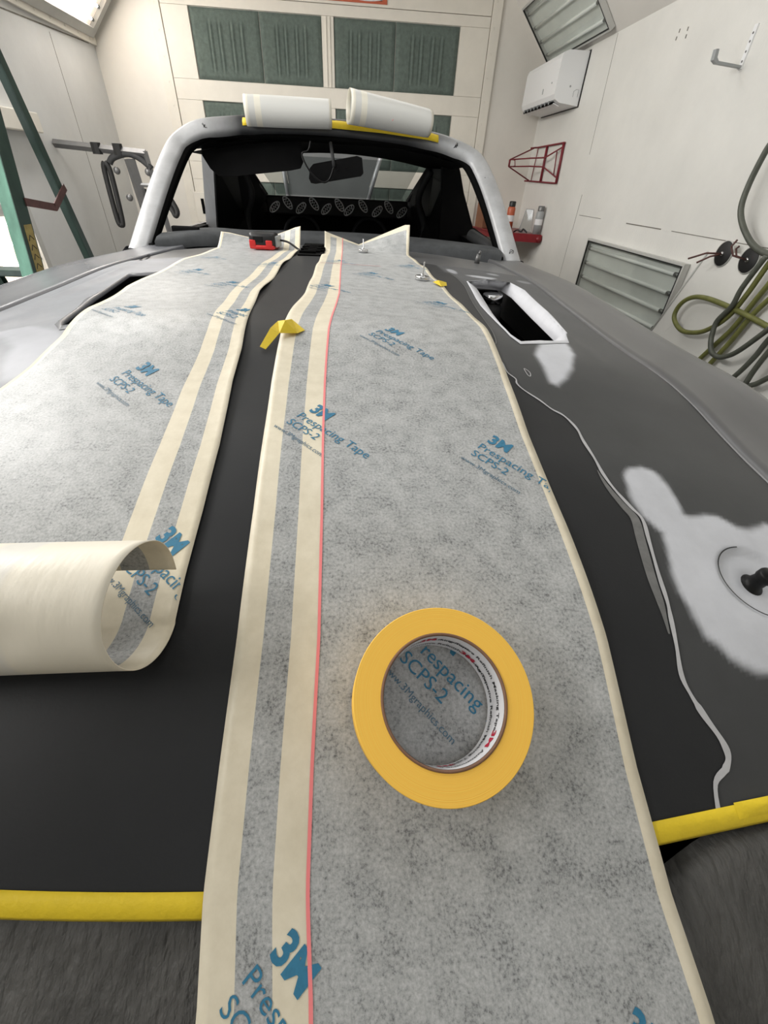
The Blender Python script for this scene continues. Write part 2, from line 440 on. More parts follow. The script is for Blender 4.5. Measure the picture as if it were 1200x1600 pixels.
# back wall: filter door framing, proud of the wall so that the pads sit in pockets
D = .018
def board(name, x0, x1, z0, z1, d=D):
    return struct(MB().box(((x0 + x1) / 2, YB - d / 2, (z0 + z1) / 2), (x1 - x0, d, z1 - z0), bev=.002).build(name, M['trim']))
rows = [(1.750, 2.162), (1.208, 1.620), (.666, 1.078), (.124, .536)]
xs = [-1.288, -.741, -.240, -.141, .370, .905]
n_t = [0]
def tn():
    n_t[0] += 1; return 'trim_%d' % n_t[0]
board(tn(), -1.500, 1.150, 2.163, 2.225)
board(tn(), -1.500, 1.150, 1.621, 1.749); board(tn(), -1.500, 1.150, 1.079, 1.207); board(tn(), -1.500, 1.150, .537, .665)
board(tn(), -1.500, 1.150, 2.229, ZC - .002)
for z0, z1 in rows:
    board(tn(), -1.500, -1.291, z0, z1); board(tn(), .908, 1.150, z0, z1); board(tn(), -.239, -.142, z0, z1)
for x in (-.205, -.175):
    struct(MB().box((x, YB - D - .004, 1.955), (.008, .008, .41)).build(tn(), M['trim']))
# side battens with screws
scr = MB().lathe([(0.0001, -.004), (.006, -.003), (.007, 0)], (0, 0, 0), Matrix.Rotation(math.pi / 2, 3, 'X'), 10)
scr_mesh = None
def screws(pos, parent):
    global scr_mesh
    for p in pos:
        if scr_mesh is None:
            o = scr.build('screw', M['screw'], parent); scr_mesh = o.data
        else:
            o = bpy.data.objects.new('screw', scr_mesh); COL.objects.link(o); o.parent = parent
        o.location = p
for x0, x1 in ((-1.590, -1.505), (1.155, 1.235)):
    b = MB().box(((x0 + x1) / 2, YB - .012, ZC / 2), (x1 - x0, .024, ZC - .004), bev=.003).build(tn(), M['trim']); struct(b)
    screws([((x0 + x1) / 2 + (.012 if x0 < 0 else -.012), YB - .025, .25 + .147 * k) for k in range(15)], b)

ORD = ['leftmost', 'second from the left', 'third from the left', 'rightmost']
RW = ['top row', 'second row', 'third row', 'lowest row']
def filter_pad(ri, ci):
    x0, x1 = [(xs[0], xs[1]), (xs[1], xs[2]), (xs[3], xs[4]), (xs[4], xs[5])][ci]
    z0, z1 = rows[ri]; nu, nv = 90, 30; vs = []
    rid = [(.28, .018), (.42, .018), (.60, .018), (.74, .018)]
    for i in range(nu):
        a = i / (nu - 1)
        for j in range(nv):
            b = j / (nv - 1)
            edge = min(a, 1 - a) * (x1 - x0)
            d = .014 * min(1, edge / .03) ** .6 * min(1, min(b, 1 - b) * .41 / .02) ** .5
            w = min(1, max(0, min(b - .12, .84 - b) / .06))
            for c, s in rid:
                k = (a - c - .01 * (b - .5)) / s
                d += w * (.011 * math.exp(-k * k) - .009 * math.exp(-((k + 1.6) / .7) ** 2))
            d += .004 * float(noise2(a * 3 + ci, b * 3 + ri, 2, ri * 5 + ci))
            vs.append((x0 + .002 + a * (x1 - x0 - .004), YB - .004 - d, z0 + .002 + b * (z1 - z0 - .004)))
    vs2 = [(v[0], YB - .001, v[2]) for v in (vs[0], vs[nv - 1], vs[-1], vs[-nv])]
    n = len(vs)
    o = obj('filter_pad', vs + vs2, grid_faces(nu, nv) + [(n, n + 1, n + 2, n + 3)], M['filter'], None, True)
    return tag(o, 'quilted green filter pad, %s in the %s of the back wall' % (ORD[ci], RW[ri]), 'filter', 'green filter pads of the back wall')
for ri in range(3):
    for ci in range(4):
        filter_pad(ri, ci)

# poster at the top of the back wall
po = thing('poster', (0, YB - .03, 2.3), 'orange car poster above the green filter pads on the back wall', 'poster')
MB().box((-.26, YB - D - .004, 2.352), (1.10, .004, .215)).build('sheet', M['orange'], po)
MB().box((.085, YB - D - .0075, 2.348), (.33, .003, .175)).build('printed_picture', M['ink_black'], po)
mb = MB()
loop = [(.13 + .18 * math.cos(t), YB - D - .0095, 2.30 + .042 * math.sin(t)) for t in [2 * math.pi * k / 30 for k in range(31)]]
mb.tube(loop, .004, 5); mb.build('printed_outline', M['label_w'], po)

def text_mesh(s, size=1.0, bold=0.0):
    cu = bpy.data.curves.new('text', 'FONT'); cu.body = s; cu.size = size; cu.offset = bold; cu.resolution_u = 3
    o = bpy.data.objects.new('text', cu); COL.objects.link(o)
    bpy.context.view_layer.update()
    me = bpy.data.meshes.new_from_object(o.evaluated_get(bpy.context.evaluated_depsgraph_get()))
    vs = np.array([v.co[:2] for v in me.vertices]); fs = [tuple(p.vertices) for p in me.polygons]
    bpy.data.objects.remove(o); bpy.data.curves.remove(cu); bpy.data.meshes.remove(me)
    return vs, fs
MB().box((-.20, YB - D - .0068, 2.262), (.22, .0016, .026)).build('printed_band', M['ink_black'], po)

# panel seams of the side walls: joints drawn as thin dark strips
def seam_strip(pts, w, nrm, parent_name='trim'):
    pts = [Vector(p) for p in pts]; n = Vector(nrm); mb = MB()
    for a, b in zip(pts[:-1], pts[1:]):
        d = (b - a).normalized(); s = d.cross(n).normalized() * (w / 2)
        mb.prism([a + s, b + s, b - s, a - s], n * .0012)
    return struct(mb.build(tn(), M['seam']))
seam_strip([(XR, 3.80, .998), (XR, 3.45, .999)], .003, (-1, 0, 0)); seam_strip([(XR, 3.10, .999), (XR, 2.72, 1.0)], .005, (-1, 0, 0))
seam_strip([(XR, 2.62, 1.0), (XR, 1.0, 1.0)], .003, (-1, 0, 0))
seam_strip([(XR, 3.845, 1.12), (XR, 3.85, .90)], .004, (-1, 0, 0)); seam_strip([(XR, 3.86, .9), (XR, 3.87, .3)], .002, (-1, 0, 0))
seam_strip([(XR, 3.95, 1.95), (XR, 3.90, 1.35)], .003, (-1, 0, 0))
seam_strip([(XL, 4.50, 1.86), (XL, 4.51, 0.1)], .004, (1, 0, 0)); seam_strip([(XL, 3.85, 1.86), (XL, 5.10, 1.905)], .008, (1, 0, 0))
seam_strip([(XL, 2.0, 1.378), (XL, 3.93, 1.388)], .008, (1, 0, 0))
lb = struct(MB().box((XL + .012, 4.5, 1.93), (.024, 1.4, .05), bev=.004).build(tn(), M['trim']))
sm = scr_mesh
for k in range(7):
    o = bpy.data.objects.new('screw', sm); COL.objects.link(o); o.parent = lb
    o.location = (XL + .025, 3.95 + .19 * k, 1.93); o.rotation_euler = (0, 0, math.pi / 2)
struct(MB().box((XL + .03, 2.95, 1.35), (.06, 1.85, .10), bev=.006).build('trim_ledge', M['trim'])).name = tn()

# ------------------------------------------------------------------ light boxes
def light_box(origin, along, upv, W_, H_, nrm, label, lit, ntube, frame_w=.05, frame_mat=None):
    o = Vector(origin); a = Vector(along).normalized(); u = Vector(upv).normalized(); n = Vector(nrm).normalized()
    t = thing('light_box', tuple(o), label, 'light fixture', None)
    P = lambda s, h, d: o + a * s + u * h + n * d
    def slab(mb, s0, s1, h0, h1, d0, d1):
        mb.prism([P(s0, h0, d0), P(s1, h0, d0), P(s1, h1, d0), P(s0, h1, d0)], n * (d1 - d0))
    fm = frame_mat or M['frame_grey']
    f = MB(); fw = frame_w
    slab(f, -fw, W_ + fw, -fw, 0, .003, .034); slab(f, -fw, W_ + fw, H_, H_ + fw, .003, .034)
    slab(f, -fw, 0, 0, H_, .003, .034); slab(f, W_, W_ + fw, 0, H_, .003, .034)
    f.build('frame', fm, t)
    sl = MB(); e = .006
    slab(sl, 0, W_, 0, e, .028, .036); slab(sl, 0, W_, H_ - e, H_, .028, .036); slab(sl, 0, e, e, H_ - e, .028, .036); slab(sl, W_ - e, W_, e, H_ - e, .028, .036)
    sl.build('seal', M['black_seal'] if not lit else M['frame_grey'], t)
    b = MB(); slab(b, 0, W_, 0, H_, .002, .005); b.build('reflector', M['lit_back'] if lit else M['lamp_back'], t)
    for k in range(ntube):
        h = H_ * (k + .5) / ntube
        mb = MB(); mb.tube([P(.05, h, .017), P(W_ - .05, h, .017)], .0105, 12); mb.build('tube', M['lit_tube'] if lit else M['tube_off'], t, True)
        for s0, s1 in ((.02, .055), (W_ - .055, W_ - .02)):
            MB().tube([P(s0, h, .017), P(s1, h, .017)], .0115, 12).build('tube_cap', M['tube_end'], t, True)
    if not lit:
        g = MB(); slab(g, e, W_ - e, e, H_ - e, .0295, .0315); g.build('glass_pane', M['pane'], t)
    return t
r2 = math.sqrt(.5)
light_box((XR - .035, 3.965, ZW + .035), (0, 1, 0), (-1, 0, 1), 1.10, .40, (-r2, 0, -r2), 'unlit sloped light box in the upper right corner above the air conditioner', False, 4, .012)
light_box((XR, 2.37, .515), (0, 1, 0), (0, 0, 1), 1.10, .355, (-1, 0, 0), 'unlit four-tube light box low on the right wall behind the car wing', False, 4, .012)
light_box((XL + .05, 3.98, ZW + .05), (0, 1, 0), (1, 0, 1), 1.10, .38, (r2, 0, -r2), 'glowing sloped light box in the upper left corner', True, 4, .06)
light_box((XL, 2.30, .50), (0, 1, 0), (0, 0, 1), 1.10, .40, (1, 0, 0), 'glowing light box low on the left wall behind the green ladder', True, 4, .05)

# ------------------------------------------------------------------ the car
car = thing('car', (-.08, 1.8, 0), 'grey primered coupe body with stripped windscreen and masked bonnet', 'car')
UL, UR = .535, .585
YREAR = 1.45
def yfront(x): return .047 + (.11 * x * min(1, x / .08) if x > 0 else .2 * x * x)

PT_TEAR = [(.286, .647), (.346, .689), (.333, .628), (.305, .568), (.284, .533), (.263, .510), (.253, .516), (.255, .552), (.258, .590)]
PT_BIG = [(.281, .350), (.294, .363), (.311, .369), (.321, .363), (.327, .347), (.328, .327), (.323, .305), (.332, .302), (.349, .307), (.365, .307), (.378, .297), (.396, .295), (.417, .303), (.440, .298), (.470, .24), (.42, .164), (.362, .158), (.326, .162), (.308, .166), (.297, .172), (.293, .181), (.285, .188), (.281, .203), (.278, .224), (.282, .244), (.287, .262), (.290, .282), (.279, .292), (.275, .300), (.276, .323)]
PT_LEFT = [(-.50, .633), (-.454, .648), (-.413, .629), (-.390, .603), (-.35, .563), (-.35, .50), (-.397, .489), (-.424, .539), (-.422, .566), (-.453, .603)]
CUT_O = [(.283, 1.150), (.348, 1.216), (.414, 1.221), (.430, 1.147), (.412, .951), (.385, .778), (.352, .70), (.292, .655), (.247, .630), (.241, .661), (.252, .824)]
CUT_I = [(.328, 1.247, .950), (.372, 1.258, .946), (.405, 1.262, .943), (.411, 1.178, .942), (.401, .997, .939), (.389, .816, .939), (.372, .79, .942), (.341, .775, .948), (.291, .739, .956), (.282, .785, .955), (.296, .946, .951)]
CUT_L = [(-.390, .625), (-.411, .655), (-.467, .865), (-.503, 1.06), (-.514, 1.135), (-.42, 1.13), (-.40, .9), (-.34, .64)]
LINE = clean_curve([(.191, .559), (.197, .549), (.198, .526), (.206, .513), (.205, .503), (.211, .491), (.226, .474), (.237, .458), (.247, .450), (.253, .439), (.257, .423), (.256, .403), (.257, .375), (.257, .351), (.261, .330), (.269, .309), (.275, .295), (.271, .272), (.265, .238), (.262, .215), (.259, .202), (.254, .180), (.249, .160), (.251, .147), (.256, .134), (.263, .120), (.264, .111), (.259, .104), (.247, .096), (.242, .080)], 5)
LINE_R = clean_curve([(.227, 1.269), (.255, 1.266), (.263, 1.108), (.242, .928), (.221, .729), (.210, .643), (.203, .608), (.194, .601)], 8)

def paint_cols(X, Y):
    """paint colour of the panel (primer and sanding, with reflected light painted in), linear RGB"""
    n = X.size; c = np.zeros((n, 4)); c[:, 3] = 1
    dark = np.array(S(37, 38, 40)); mid = np.array(S(66, 67, 68)); left_sheen = np.array(S(138, 140, 146)); rear = np.array(S(84, 85, 87)); white = np.array(S(206, 208, 214))
    ly = np.array([p[1] for p in LINE][::-1]); lx = np.array([p[0] for p in LINE][::-1]); o = np.argsort(ly)
    ry = np.array([p[1] for p in LINE_R][::-1]); rx = np.array([p[0] for p in LINE_R][::-1]); o2 = np.argsort(ry)
    edge = np.where(Y < .56, np.interp(Y, ly[o], lx[o]), np.interp(Y, ry[o2], rx[o2]))
    nz = noise2(X, Y, 9, 3); fine = noise2(X, Y, 40, 5)
    c[:, :3] = dark
    w = np.clip((X - edge) / .004, 0, 1) * (1)
    c[:, :3] = c[:, :3] * (1 - w[:, None]) + mid * w[:, None]
    w = np.clip((Y - .55 + (X - .2) * .2 + nz * .25) / .55, 0, 1) * np.clip((X - edge) / .01, 0, 1)  # paler towards the rear: reflections there put into the colour
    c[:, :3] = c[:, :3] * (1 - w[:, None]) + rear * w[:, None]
    w = np.clip((-.33 - X) / .06 + nz * .8, 0, 1) * np.clip((Y - .40) / .1, 0, 1)  # paler left side: sheen from the left lights painted in
    c[:, :3] = c[:, :3] * (1 - w[:, None]) + left_sheen * w[:, None]
    for poly, feather, amp in ((PT_TEAR, .012, .008), (PT_BIG, .009, .013)):
        d = poly_sd(X, Y, poly) + (noise2(X, Y, 25, 8) * amp + fine * amp * .35)
        w = np.clip(.5 - d / feather, 0, 1); w = w * w * (3 - 2 * w)
        c[:, :3] = c[:, :3] * (1 - w[:, None]) + white * w[:, None]
    thin = np.array(S(168, 170, 177))
    d = poly_sd(X, Y, PT_LEFT) + noise2(X, Y, 25, 8) * .02
    w = np.clip(.5 - d / .012, 0, 1)
    c[:, :3] = c[:, :3] * (1 - w[:, None]) + thin * w[:, None]
    for (px, py, rx_, ry_, s) in ((.272, 1.30, .012, .045, .5), (.40, 1.34, .022, .025, .45), (.345, 1.255, .04, .02, .7), (.47, 1.28, .02, .02, .25)  ):  # small whitish glints painted round the right vent
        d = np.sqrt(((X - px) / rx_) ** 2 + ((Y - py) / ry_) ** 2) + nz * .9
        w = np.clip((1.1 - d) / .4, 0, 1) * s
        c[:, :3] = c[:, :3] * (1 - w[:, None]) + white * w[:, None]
    return c

def relief(X, Y):
    """moulded relief of the bonnet skin: pin dish, lip behind the vents"""
    dz = np.zeros(X.shape)
    ux = X - .366; uy = Y - .238
    d = np.sqrt((ux / .0385) ** 2 + (uy / .0335) ** 2)
    dz -= .0045 * np.clip((1 - d) / .10, 0, 1) * 1.0
    dz -= .004 * np.clip((.55 - d) / .5, 0, 1)
    # swage lines either side
    for s0 in (-1, 1):
        u = X - (-.12 + .025 * Y)
        dz += .006 * np.exp(-((u - s0 * .475) / .018) ** 2) * np.clip((Y - .55) / .2, 0, 1) * np.clip((1.35 - Y) / .15, 0, 1) * (1 if s0 < 0 else .4)
    return dz

def build_hood():
    nu, nv = 300, 300
    uu = np.linspace(-UL, UR, nu)
    t = np.linspace(0, 1, nv)
    X = np.zeros((nu, nv)); Y = np.zeros((nu, nv))
    for i in range(nu):
        x0 = uu[i] + xc(.05); y0 = yfront(x0)
        Y[i] = y0 + t ** 1.25 * (YREAR - .06 * (uu[i] / .58) ** 2 - y0)
        X[i] = uu[i] + xc(Y[i])
    X = X.ravel(); Y = Y.ravel()
    holes = [CUT_O, CUT_L]
    kill = np.zeros(X.shape, bool)
    for h in holes:
        d = poly_sd(X, Y, h); kill |= d < -.002
    Z = hood(X, Y) + relief(X, Y)
    F = np.array(grid_faces(nu, nv))
    keep = ~kill[F].all(axis=1)
    near = kill[F].any(axis=1)
    cx = X[F].mean(axis=1); cy = Y[F].mean(axis=1)
    for h in holes:
        keep &= ~((poly_sd(cx, cy, h) < 0) & near)
    F = F[keep]
    # front edge returns downwards
    lip = []
    V = np.stack([X, Y, Z], 1)
    n0 = len(V)
    low = V[[i * nv for i in range(nu)]] + np.array([0, .012, -.022])
    V = np.vstack([V, low])
    faces = [tuple(f) for f in F.tolist()] + [(i * nv, (i + 1) * nv, n0 + i + 1, n0 + i) for i in range(nu - 1)]
    o = obj('bonnet', V, faces, M['paint'], car, True)
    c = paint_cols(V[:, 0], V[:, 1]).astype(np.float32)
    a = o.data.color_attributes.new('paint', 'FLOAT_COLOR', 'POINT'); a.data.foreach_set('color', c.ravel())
    return o
bonnet = build_hood()

def ribbon(name, pts, widths, m, parent, off=.0006, skew=0.0, fn=None):
    """flat strip of varying width lying on the bonnet"""
    n = len(pts); vs = []; fn = fn or (lambda x, y: float(hood(x, y)) + float(relief(np.array([x]), np.array([y]))[0]))
    for k in range(n):
        a = Vector(pts[max(0, k - 1)]); b = Vector(pts[min(n - 1, k + 1)]); d = (b - a)
        d = d.normalized() if d.length > 1e-9 else Vector((0, 1)); nn = Vector((-d.y, d.x))
        w = widths[k] if isinstance(widths, (list, tuple)) else widths
        for s in (-1, 1):
            p = Vector(pts[k]) + nn * (s * w / 2 + skew * w)
            vs.append((p.x, p.y, fn(p.x, p.y) + off))
    fs = [(2 * k, 2 * k + 1, 2 * k + 3, 2 * k + 2) for k in range(n - 1)]
    return obj(name, vs, fs, m, parent, True)
nl = len(LINE)
wl = []
for k, (x, y) in enumerate(LINE):
    f = k / nl
    w = .0013 + .0022 * min(1, f / .35)
    w *= 1 + .35 * math.sin(k * .7) * .5
    if .104 < y < .14: w *= 1.35
    wl.append(w)
ribbon('sanded_paint_edge', LINE, wl, M['edge_line'], bonnet)
ribbon('sanded_paint_edge', LINE_R, [.0016] * len(LINE_R), M['feather'], bonnet)
fe = [p for p in LINE if .185 < p[1] < .36]
ribbon('sanded_feather_band', [(p[0] - .004 - .004 * math.sin(math.pi * k / len(fe)), p[1]) for k, p in enumerate(fe)], [.009 * math.sin(math.pi * (k + .3) / (len(fe) + .3)) ** .8 + .0004 for k in range(len(fe))], M['feather'], bonnet, off=.0004)
sm_ = spline([(.225, .540, 0), (.228, .539, 0), (.231, .532, 0), (.229, .524, 0), (.226, .526, 0)], 5, True)
ribbon('small_chip_outline', [(v.x, v.y) for v in sm_ + sm_[:1]], .0011, M['edge_line'], bonnet)

# vent openings: white primed flange on the right, grey flange on the left
def flange(name, outer, inner, m, push=.008, fall=.006):
    n = len(outer); vs = []
    for (x, y) in outer:
        cx_, cy_ = sum(p[0] for p in outer) / n, sum(p[1] for p in outer) / n
        d = Vector((x - cx_, y - cy_)).normalized() * push
        vs.append((x + d.x, y + d.y, float(hood(x + d.x, y + d.y)) + .0007))
    for (x, y) in outer: vs.append((x, y, float(hood(x, y)) + .0022))
    for p in inner: vs.append(tuple(p))
    for p in inner: vs.append((p[0], p[1], p[2] - fall))
    fs = []
    for r in range(3):
        for k in range(n): fs.append((r * n + k, r * n + (k + 1) % n, (r + 1) * n + (k + 1) % n, (r + 1) * n + k))
    o = obj(name, vs, fs, m, bonnet, True)
    return o
def dens(poly, per=5):
    out = []
    n = len(poly)
    for k in range(n):
        a = Vector(poly[k]); b = Vector(poly[(k + 1) % n])
        for j in range(per): out.append(tuple(a.lerp(b, j / per)))
    return out
flange('vent_flange', dens(CUT_O), dens(CUT_I), M['primer'])
CUT_LI = [(x + (.004 if x < -.41 else -.004), y + (.006 if y < .8 else -.006), float(hood(x, y)) - .002) for x, y in CUT_L]
flange('vent_flange', dens(CUT_L), dens(CUT_LI), M['fender_lit'], .014, .002)
# bonnet pin in its dish
rp = hnorm(.366, .238).to_track_quat('Z', 'Y').to_matrix()
pz = float(hood(.362, .240)) - .0085
mb = MB().lathe([(.0001, -.001), (.0108, -.001), (.0112, .0012), (.0105, .0022), (.0078, .003), (.0068, .008), (.0064, .013), (.0076, .015), (.0080, .020), (.0072, .0218), (.0001, .022)], (.362, .240, pz), rp, 24)
mb.build('bonnet_pin', M['vinyl'], bonnet, True)
ring = []
for k in range(41):
    t = math.radians(95 + 190 * k / 40)
    ring.append((.366 + .0385 * math.cos(t), .238 + .0335 * math.sin(t)))
ribbon('pin_dish_joint', ring, .0011, M['rubber'], bonnet, off=.0012, fn=lambda x, y: float(hood(x, y)))

# engine bay seen through the vent
bay = MB()
bay.box((-.08, .78, .70), (.98, 1.25, .02)); 
for x in (-.565, .45): bay.box((x, .85, .765), (.02, 1.10, .15))
bay.box((-.06, 1.40, .80), (1.0, .02, .22)); bay.box((-.08, .16, .76), (.98, .02, .14))
bay.build('engine_bay', M['blacker'], car)
rv = MB().lathe([(.026, -.12), (.027, -.05), (.029, -.045), (.029, -.012), (.024, -.008), (.024, 0)], (.372, 1.215, .920), None, 28)
res = rv.build('fluid_reservoir', M['rubber'], car, True)
MB().lathe([(.0001, .018), (.024, .018), (.027, .015), (.0275, 0), (.026, -.003)], (.372, 1.215, .920), None, 28).build('reservoir_cap', M['steel'], res, True)
eng = MB().box((.36, .95, .79), (.16, .28, .08), bev=.02).tube([(.30, .75, .80), (.36, .85, .83), (.42, .95, .80)], .014, 10).cyl((.42, .8, .78), (.42, .8, .84), .02)
eng.build('engine_block', M['rubber'], car, True)

# cowl panel between bonnet and windscreen
nu, nv = 60, 22; vs = []
for i in range(nu):
    u = -.70 + 1.40 * i / (nu - 1)
    for j in range(nv):
        y0 = YREAR + .006 - .06 * (u / .58) ** 2; y1 = 1.97 - .14 * (u / .7) ** 2
        Y_ = y0 + (y1 - y0) * j / (nv - 1); x = u + xc(Y_)
        z = float(hood(x, Y_)) - .003 - .012 * max(0, (j / (nv - 1) - .7)) / .3
        vs.append((x, Y_, z))
cw = obj('cowl_panel', vs, grid_faces(nu, nv), M['fender'], car, True)
vent = MB()
for k in range(9): vent.box((-.135 + .012 * (k % 3), 1.50 + .018 * k, .978), (.05, .007, .012))
vent.box((-.125, 1.60, .968), (.075, .26, .02)); vent.build('cowl_vent', M['blacker'], cw)
wz = float(hood(.43, 1.66))
MB().cyl((.43, 1.66, wz - .004), (.432, 1.655, wz + .024), .010, .007, 12).tube([(.432, 1.655, wz + .022), (.436, 1.652, wz + .034)], .0045, 8).build('wiper_spindle', M['steel_grey'], cw, True)

# wings
def wing(s, name, m):
    nu, nv = 22, 70; vs = []
    U = UR if s > 0 else UL
    prof = [(0.0, -.020), (.0, -.002), (.004, .0025), (.02, .001), (.05, -.001), (.09, .001), (.12, .002), (.138, -.003), (.15, -.012), (.165, -.030), (.178, -.06), (.186, -.10), (.19, -.16), (.192, -.24), (.19, -.34)]
    for j in range(nv):
        Y_ = -.10 + 1.97 * j / (nv - 1)
        for d, z in prof:
            u = U + .004 + d
            x = s * u + xc(Y_)
            xe = s * U + xc(Y_)
            base = float(hood(xe, max(Y_, -.1)))
            vs.append((x, Y_, base + z - .02 * d))
    return obj(name, vs, grid_faces(nv, len(prof)), m, car, True)
wing(1, 'wing', M['fender']); wing(-1, 'wing', M['fender_lit'])
# gap between bonnet and wing, cowl and wing
for s, U in ((1, UR), (-1, UL)):
    gp = [(s * (U + .002) + xc(y), y) for y in [.03 + .05 * k for k in range(29)]]
    ribbon('panel_gap', gp, .004, M['blacker'], car, off=-.004)
gp = spline([(-.70, 1.86, 0), (-.665, 1.72, 0), (-.64, 1.60, 0), (-.61, 1.50, 0), (-.585, 1.38, 0)], 6)
ribbon('panel_gap', [(v.x, v.y) for v in gp], .007, M['blacker'], car, off=.002)
rg = [(u + xc(1.45), YREAR + .003 - .06 * (u / .58) ** 2) for u in [-.53 + .02 * k for k in range(56)]]
ribbon('panel_gap', rg, .003, M['blacker'], car, off=-.003)

# nose moulding in front of the bonnet
nu, nv = 110, 60; vs = []
for i in range(nu):
    u = -.62 + 1.24 * i / (nu - 1)
    for j in range(nv):
        t = j / (nv - 1); x = u + xc(0)
        Y_ = yfront(x) + .004 - .016 * math.exp(-((u - .30) / .045) ** 2) - .42 * t
        base = float(hood(x, yfront(x))) - .010 - .22 * t - .25 * t * t * .4
        bul = .016 * math.exp(-((u - .47) / .17) ** 2) * min(1, t / .03)
        gap = -.03 * math.exp(-((u - .26) / .07) ** 2) * math.exp(-(t / .05) ** 2)
        vs.append((x, Y_, base + bul + gap + .0012 * float(noise2(x, Y_, 30, 2))))
MB().box((-.10, .06, .74), (1.0, .14, .02)).box((-.10, .12, .79), (1.0, .02, .09)).build('gap_backing', M['blacker'], car)  # black backing added so the gap below the bonnet edge looks dark
obj('nose_moulding', vs, grid_faces(nu, nv), M['rough'], car, True)

# windscreen frame
def sweep(name, path, w, d, m, parent, cols=None, nrm=(0, -.85, .5)):
    P = spline(path, 10); N = Vector(nrm).normalized(); vs = []; n = 12; cc = []
    for k, p in enumerate(P):
        t = (P[min(k + 1, len(P) - 1)] - P[max(k - 1, 0)]).normalized(); sd = t.cross(N).normalized(); nn = sd.cross(t).normalized()
        f = k / (len(P) - 1)
        ww = w(f) if callable(w) else w
        for j in range(n):
            a = 2 * math.pi * j / n; ca, sa = math.cos(a), math.sin(a)
            e = lambda v: math.copysign(abs(v) ** .6, v)
            vs.append(p + sd * (e(ca) * ww) + nn * (e(sa) * d))
            if cols: cc.append((*cols(f), 1))
    m_ = len(P)
    fs = [(k * n + j, k * n + (j + 1) % n, (k + 1) * n + (j + 1) % n, (k + 1) * n + j) for k in range(m_ - 1) for j in range(n)]
    fs += [tuple(range(n)), tuple((m_ - 1) * n + j for j in range(n))]
    o = obj(name, vs, fs, m, parent, True)
    if cols:
        a = o.data.color_attributes.new('paint', 'FLOAT_COLOR', 'POINT'); a.data.foreach_set('color', np.array(cc, dtype=np.float32).ravel())
    return o
FR = [(-.772, 1.83, .915), (-.713, 2.01, 1.096), (-.675, 2.13, 1.20), (-.645, 2.18, 1.243), (-.575, 2.20, 1.278), (-.46, 2.215, 1.294), (-.363, 2.22, 1.300), (-.12, 2.23, 1.305), (.126, 2.22, 1.297), (.30, 2.205, 1.284), (.40, 2.19, 1.265), (.475, 2.17, 1.238), (.512, 2.13, 1.20), (.556, 2.01, 1.097), (.615, 1.83, .915)]
lg, dk = np.array(S(184, 185, 187)), np.array(S(54, 55, 57))
def fcol(f):
    d = abs(f - .5)
    w = min(1, max(0, (d - .11) / .11)); return tuple(dk * (1 - w) + lg * w)
sweep('windscreen_frame', FR, lambda f: .030 + .003 * min(1, max(0, (abs(f - .5) - .25) / .12)), .022, M['header'], car, fcol)
def inset(p):
    c = Vector((-.08, 2.05, 1.08)); v = Vector(p); r = v + (c - v).normalized() * .040; r.y += .014; return r
sweep('windscreen_channel', [inset(p) for p in FR], .011, .013, M['blacker'], car)
# pen marks on the frame
def squiggle(name, c, s, parent, seed):
    r = random.Random(seed); c = Vector(c)
    pts = [c + Vector((r.uniform(-s, s), -.001, r.uniform(-s, s))) for _ in range(9)]
    return MB().tube(spline(pts, 4), .0009, 5).build(name, M['ink_black'], parent)
squiggle('pen_mark', (-.552, 2.182, 1.288), .011, car, 1); squiggle('pen_mark', (.405, 2.168, 1.272), .011, car, 2)
squiggle('pen_mark', (.528, 2.075, 1.175), .010, car, 3); squiggle('pen_mark', (.605, 1.843, .962), .009, car, 4)

# roof skin, rails, roof lining
nu, nv = 30, 24; vs = []
for i in range(nu):
    a = -1 + 2 * i / (nu - 1)
    for j in range(nv):
        t = j / (nv - 1); Y_ = 2.235 - .04 * a * a + t * 1.0
        z = 1.318 - .060 * abs(a) ** 2.6 + .012 * math.sin(math.pi * min(1, t * 1.1)) - .03 * t * t - .005 * a
        vs.append((-.08 + a * .575, Y_, z))
obj('roof', vs, grid_faces(nu, nv), M['dash'], car, True)
for s in (-1, 1):
    x = -.08 + s * .585
    sweep('roof_rail', [(x - s * .012, 2.26, 1.236), (x + s * .005, 2.45, 1.255), (x + s * .005, 2.8, 1.26), (x - s * .02, 3.15, 1.22), (x - s * .03, 3.7, 1.02)], .024, .02, M['dash'], car, nrm=(s, 0, .4))
vs = []
for i in range(20):
    a = -1 + 2 * i / 19
    for j in range(8):
        t = j / 7; vs.append((-.08 + a * .56, 2.235 + .82 * t, 1.268 - .055 * a * a - .012 * t))
obj('roof_lining', vs, grid_faces(20, 8), M['blacker'], car, True)

# sun visor, mirror
vp = [(-.60, 2.27, 1.232), (-.40, 2.27, 1.262), (-.205, 2.27, 1.270), (-.198, 2.26, 1.20), (-.21, 2.255, 1.180), (-.25, 2.255, 1.172), (-.49, 2.25, 1.143), (-.545, 2.25, 1.142), (-.575, 2.255, 1.165), (-.60, 2.26, 1.205)]
MB().prism(vp, (0, .018, .004)).build('sun_visor', M['black'], car)
mir = MB().prism([(-.170, 2.15, 1.150), (-.165, 2.15, 1.182), (-.150, 2.15, 1.196), (.020, 2.15, 1.227), (.040, 2.15, 1.222), (.046, 2.15, 1.175), (.036, 2.15, 1.165), (-.145, 2.15, 1.134), (-.163, 2.15, 1.136)], (0, .022, 0)).build('rear_view_mirror', M['black'], car)
MB().tube([(-.07, 2.148, 1.19), (-.075, 2.16, 1.225), (-.082, 2.20, 1.262)], .007, 8).lathe([(.0001, -.004), (.012, -.003), (.013, 0)], (-.065, 2.149, 1.19), Matrix.Rotation(math.pi / 2, 3, 'X'), 14).build('mirror_stem', M['rubber'], mir, True)
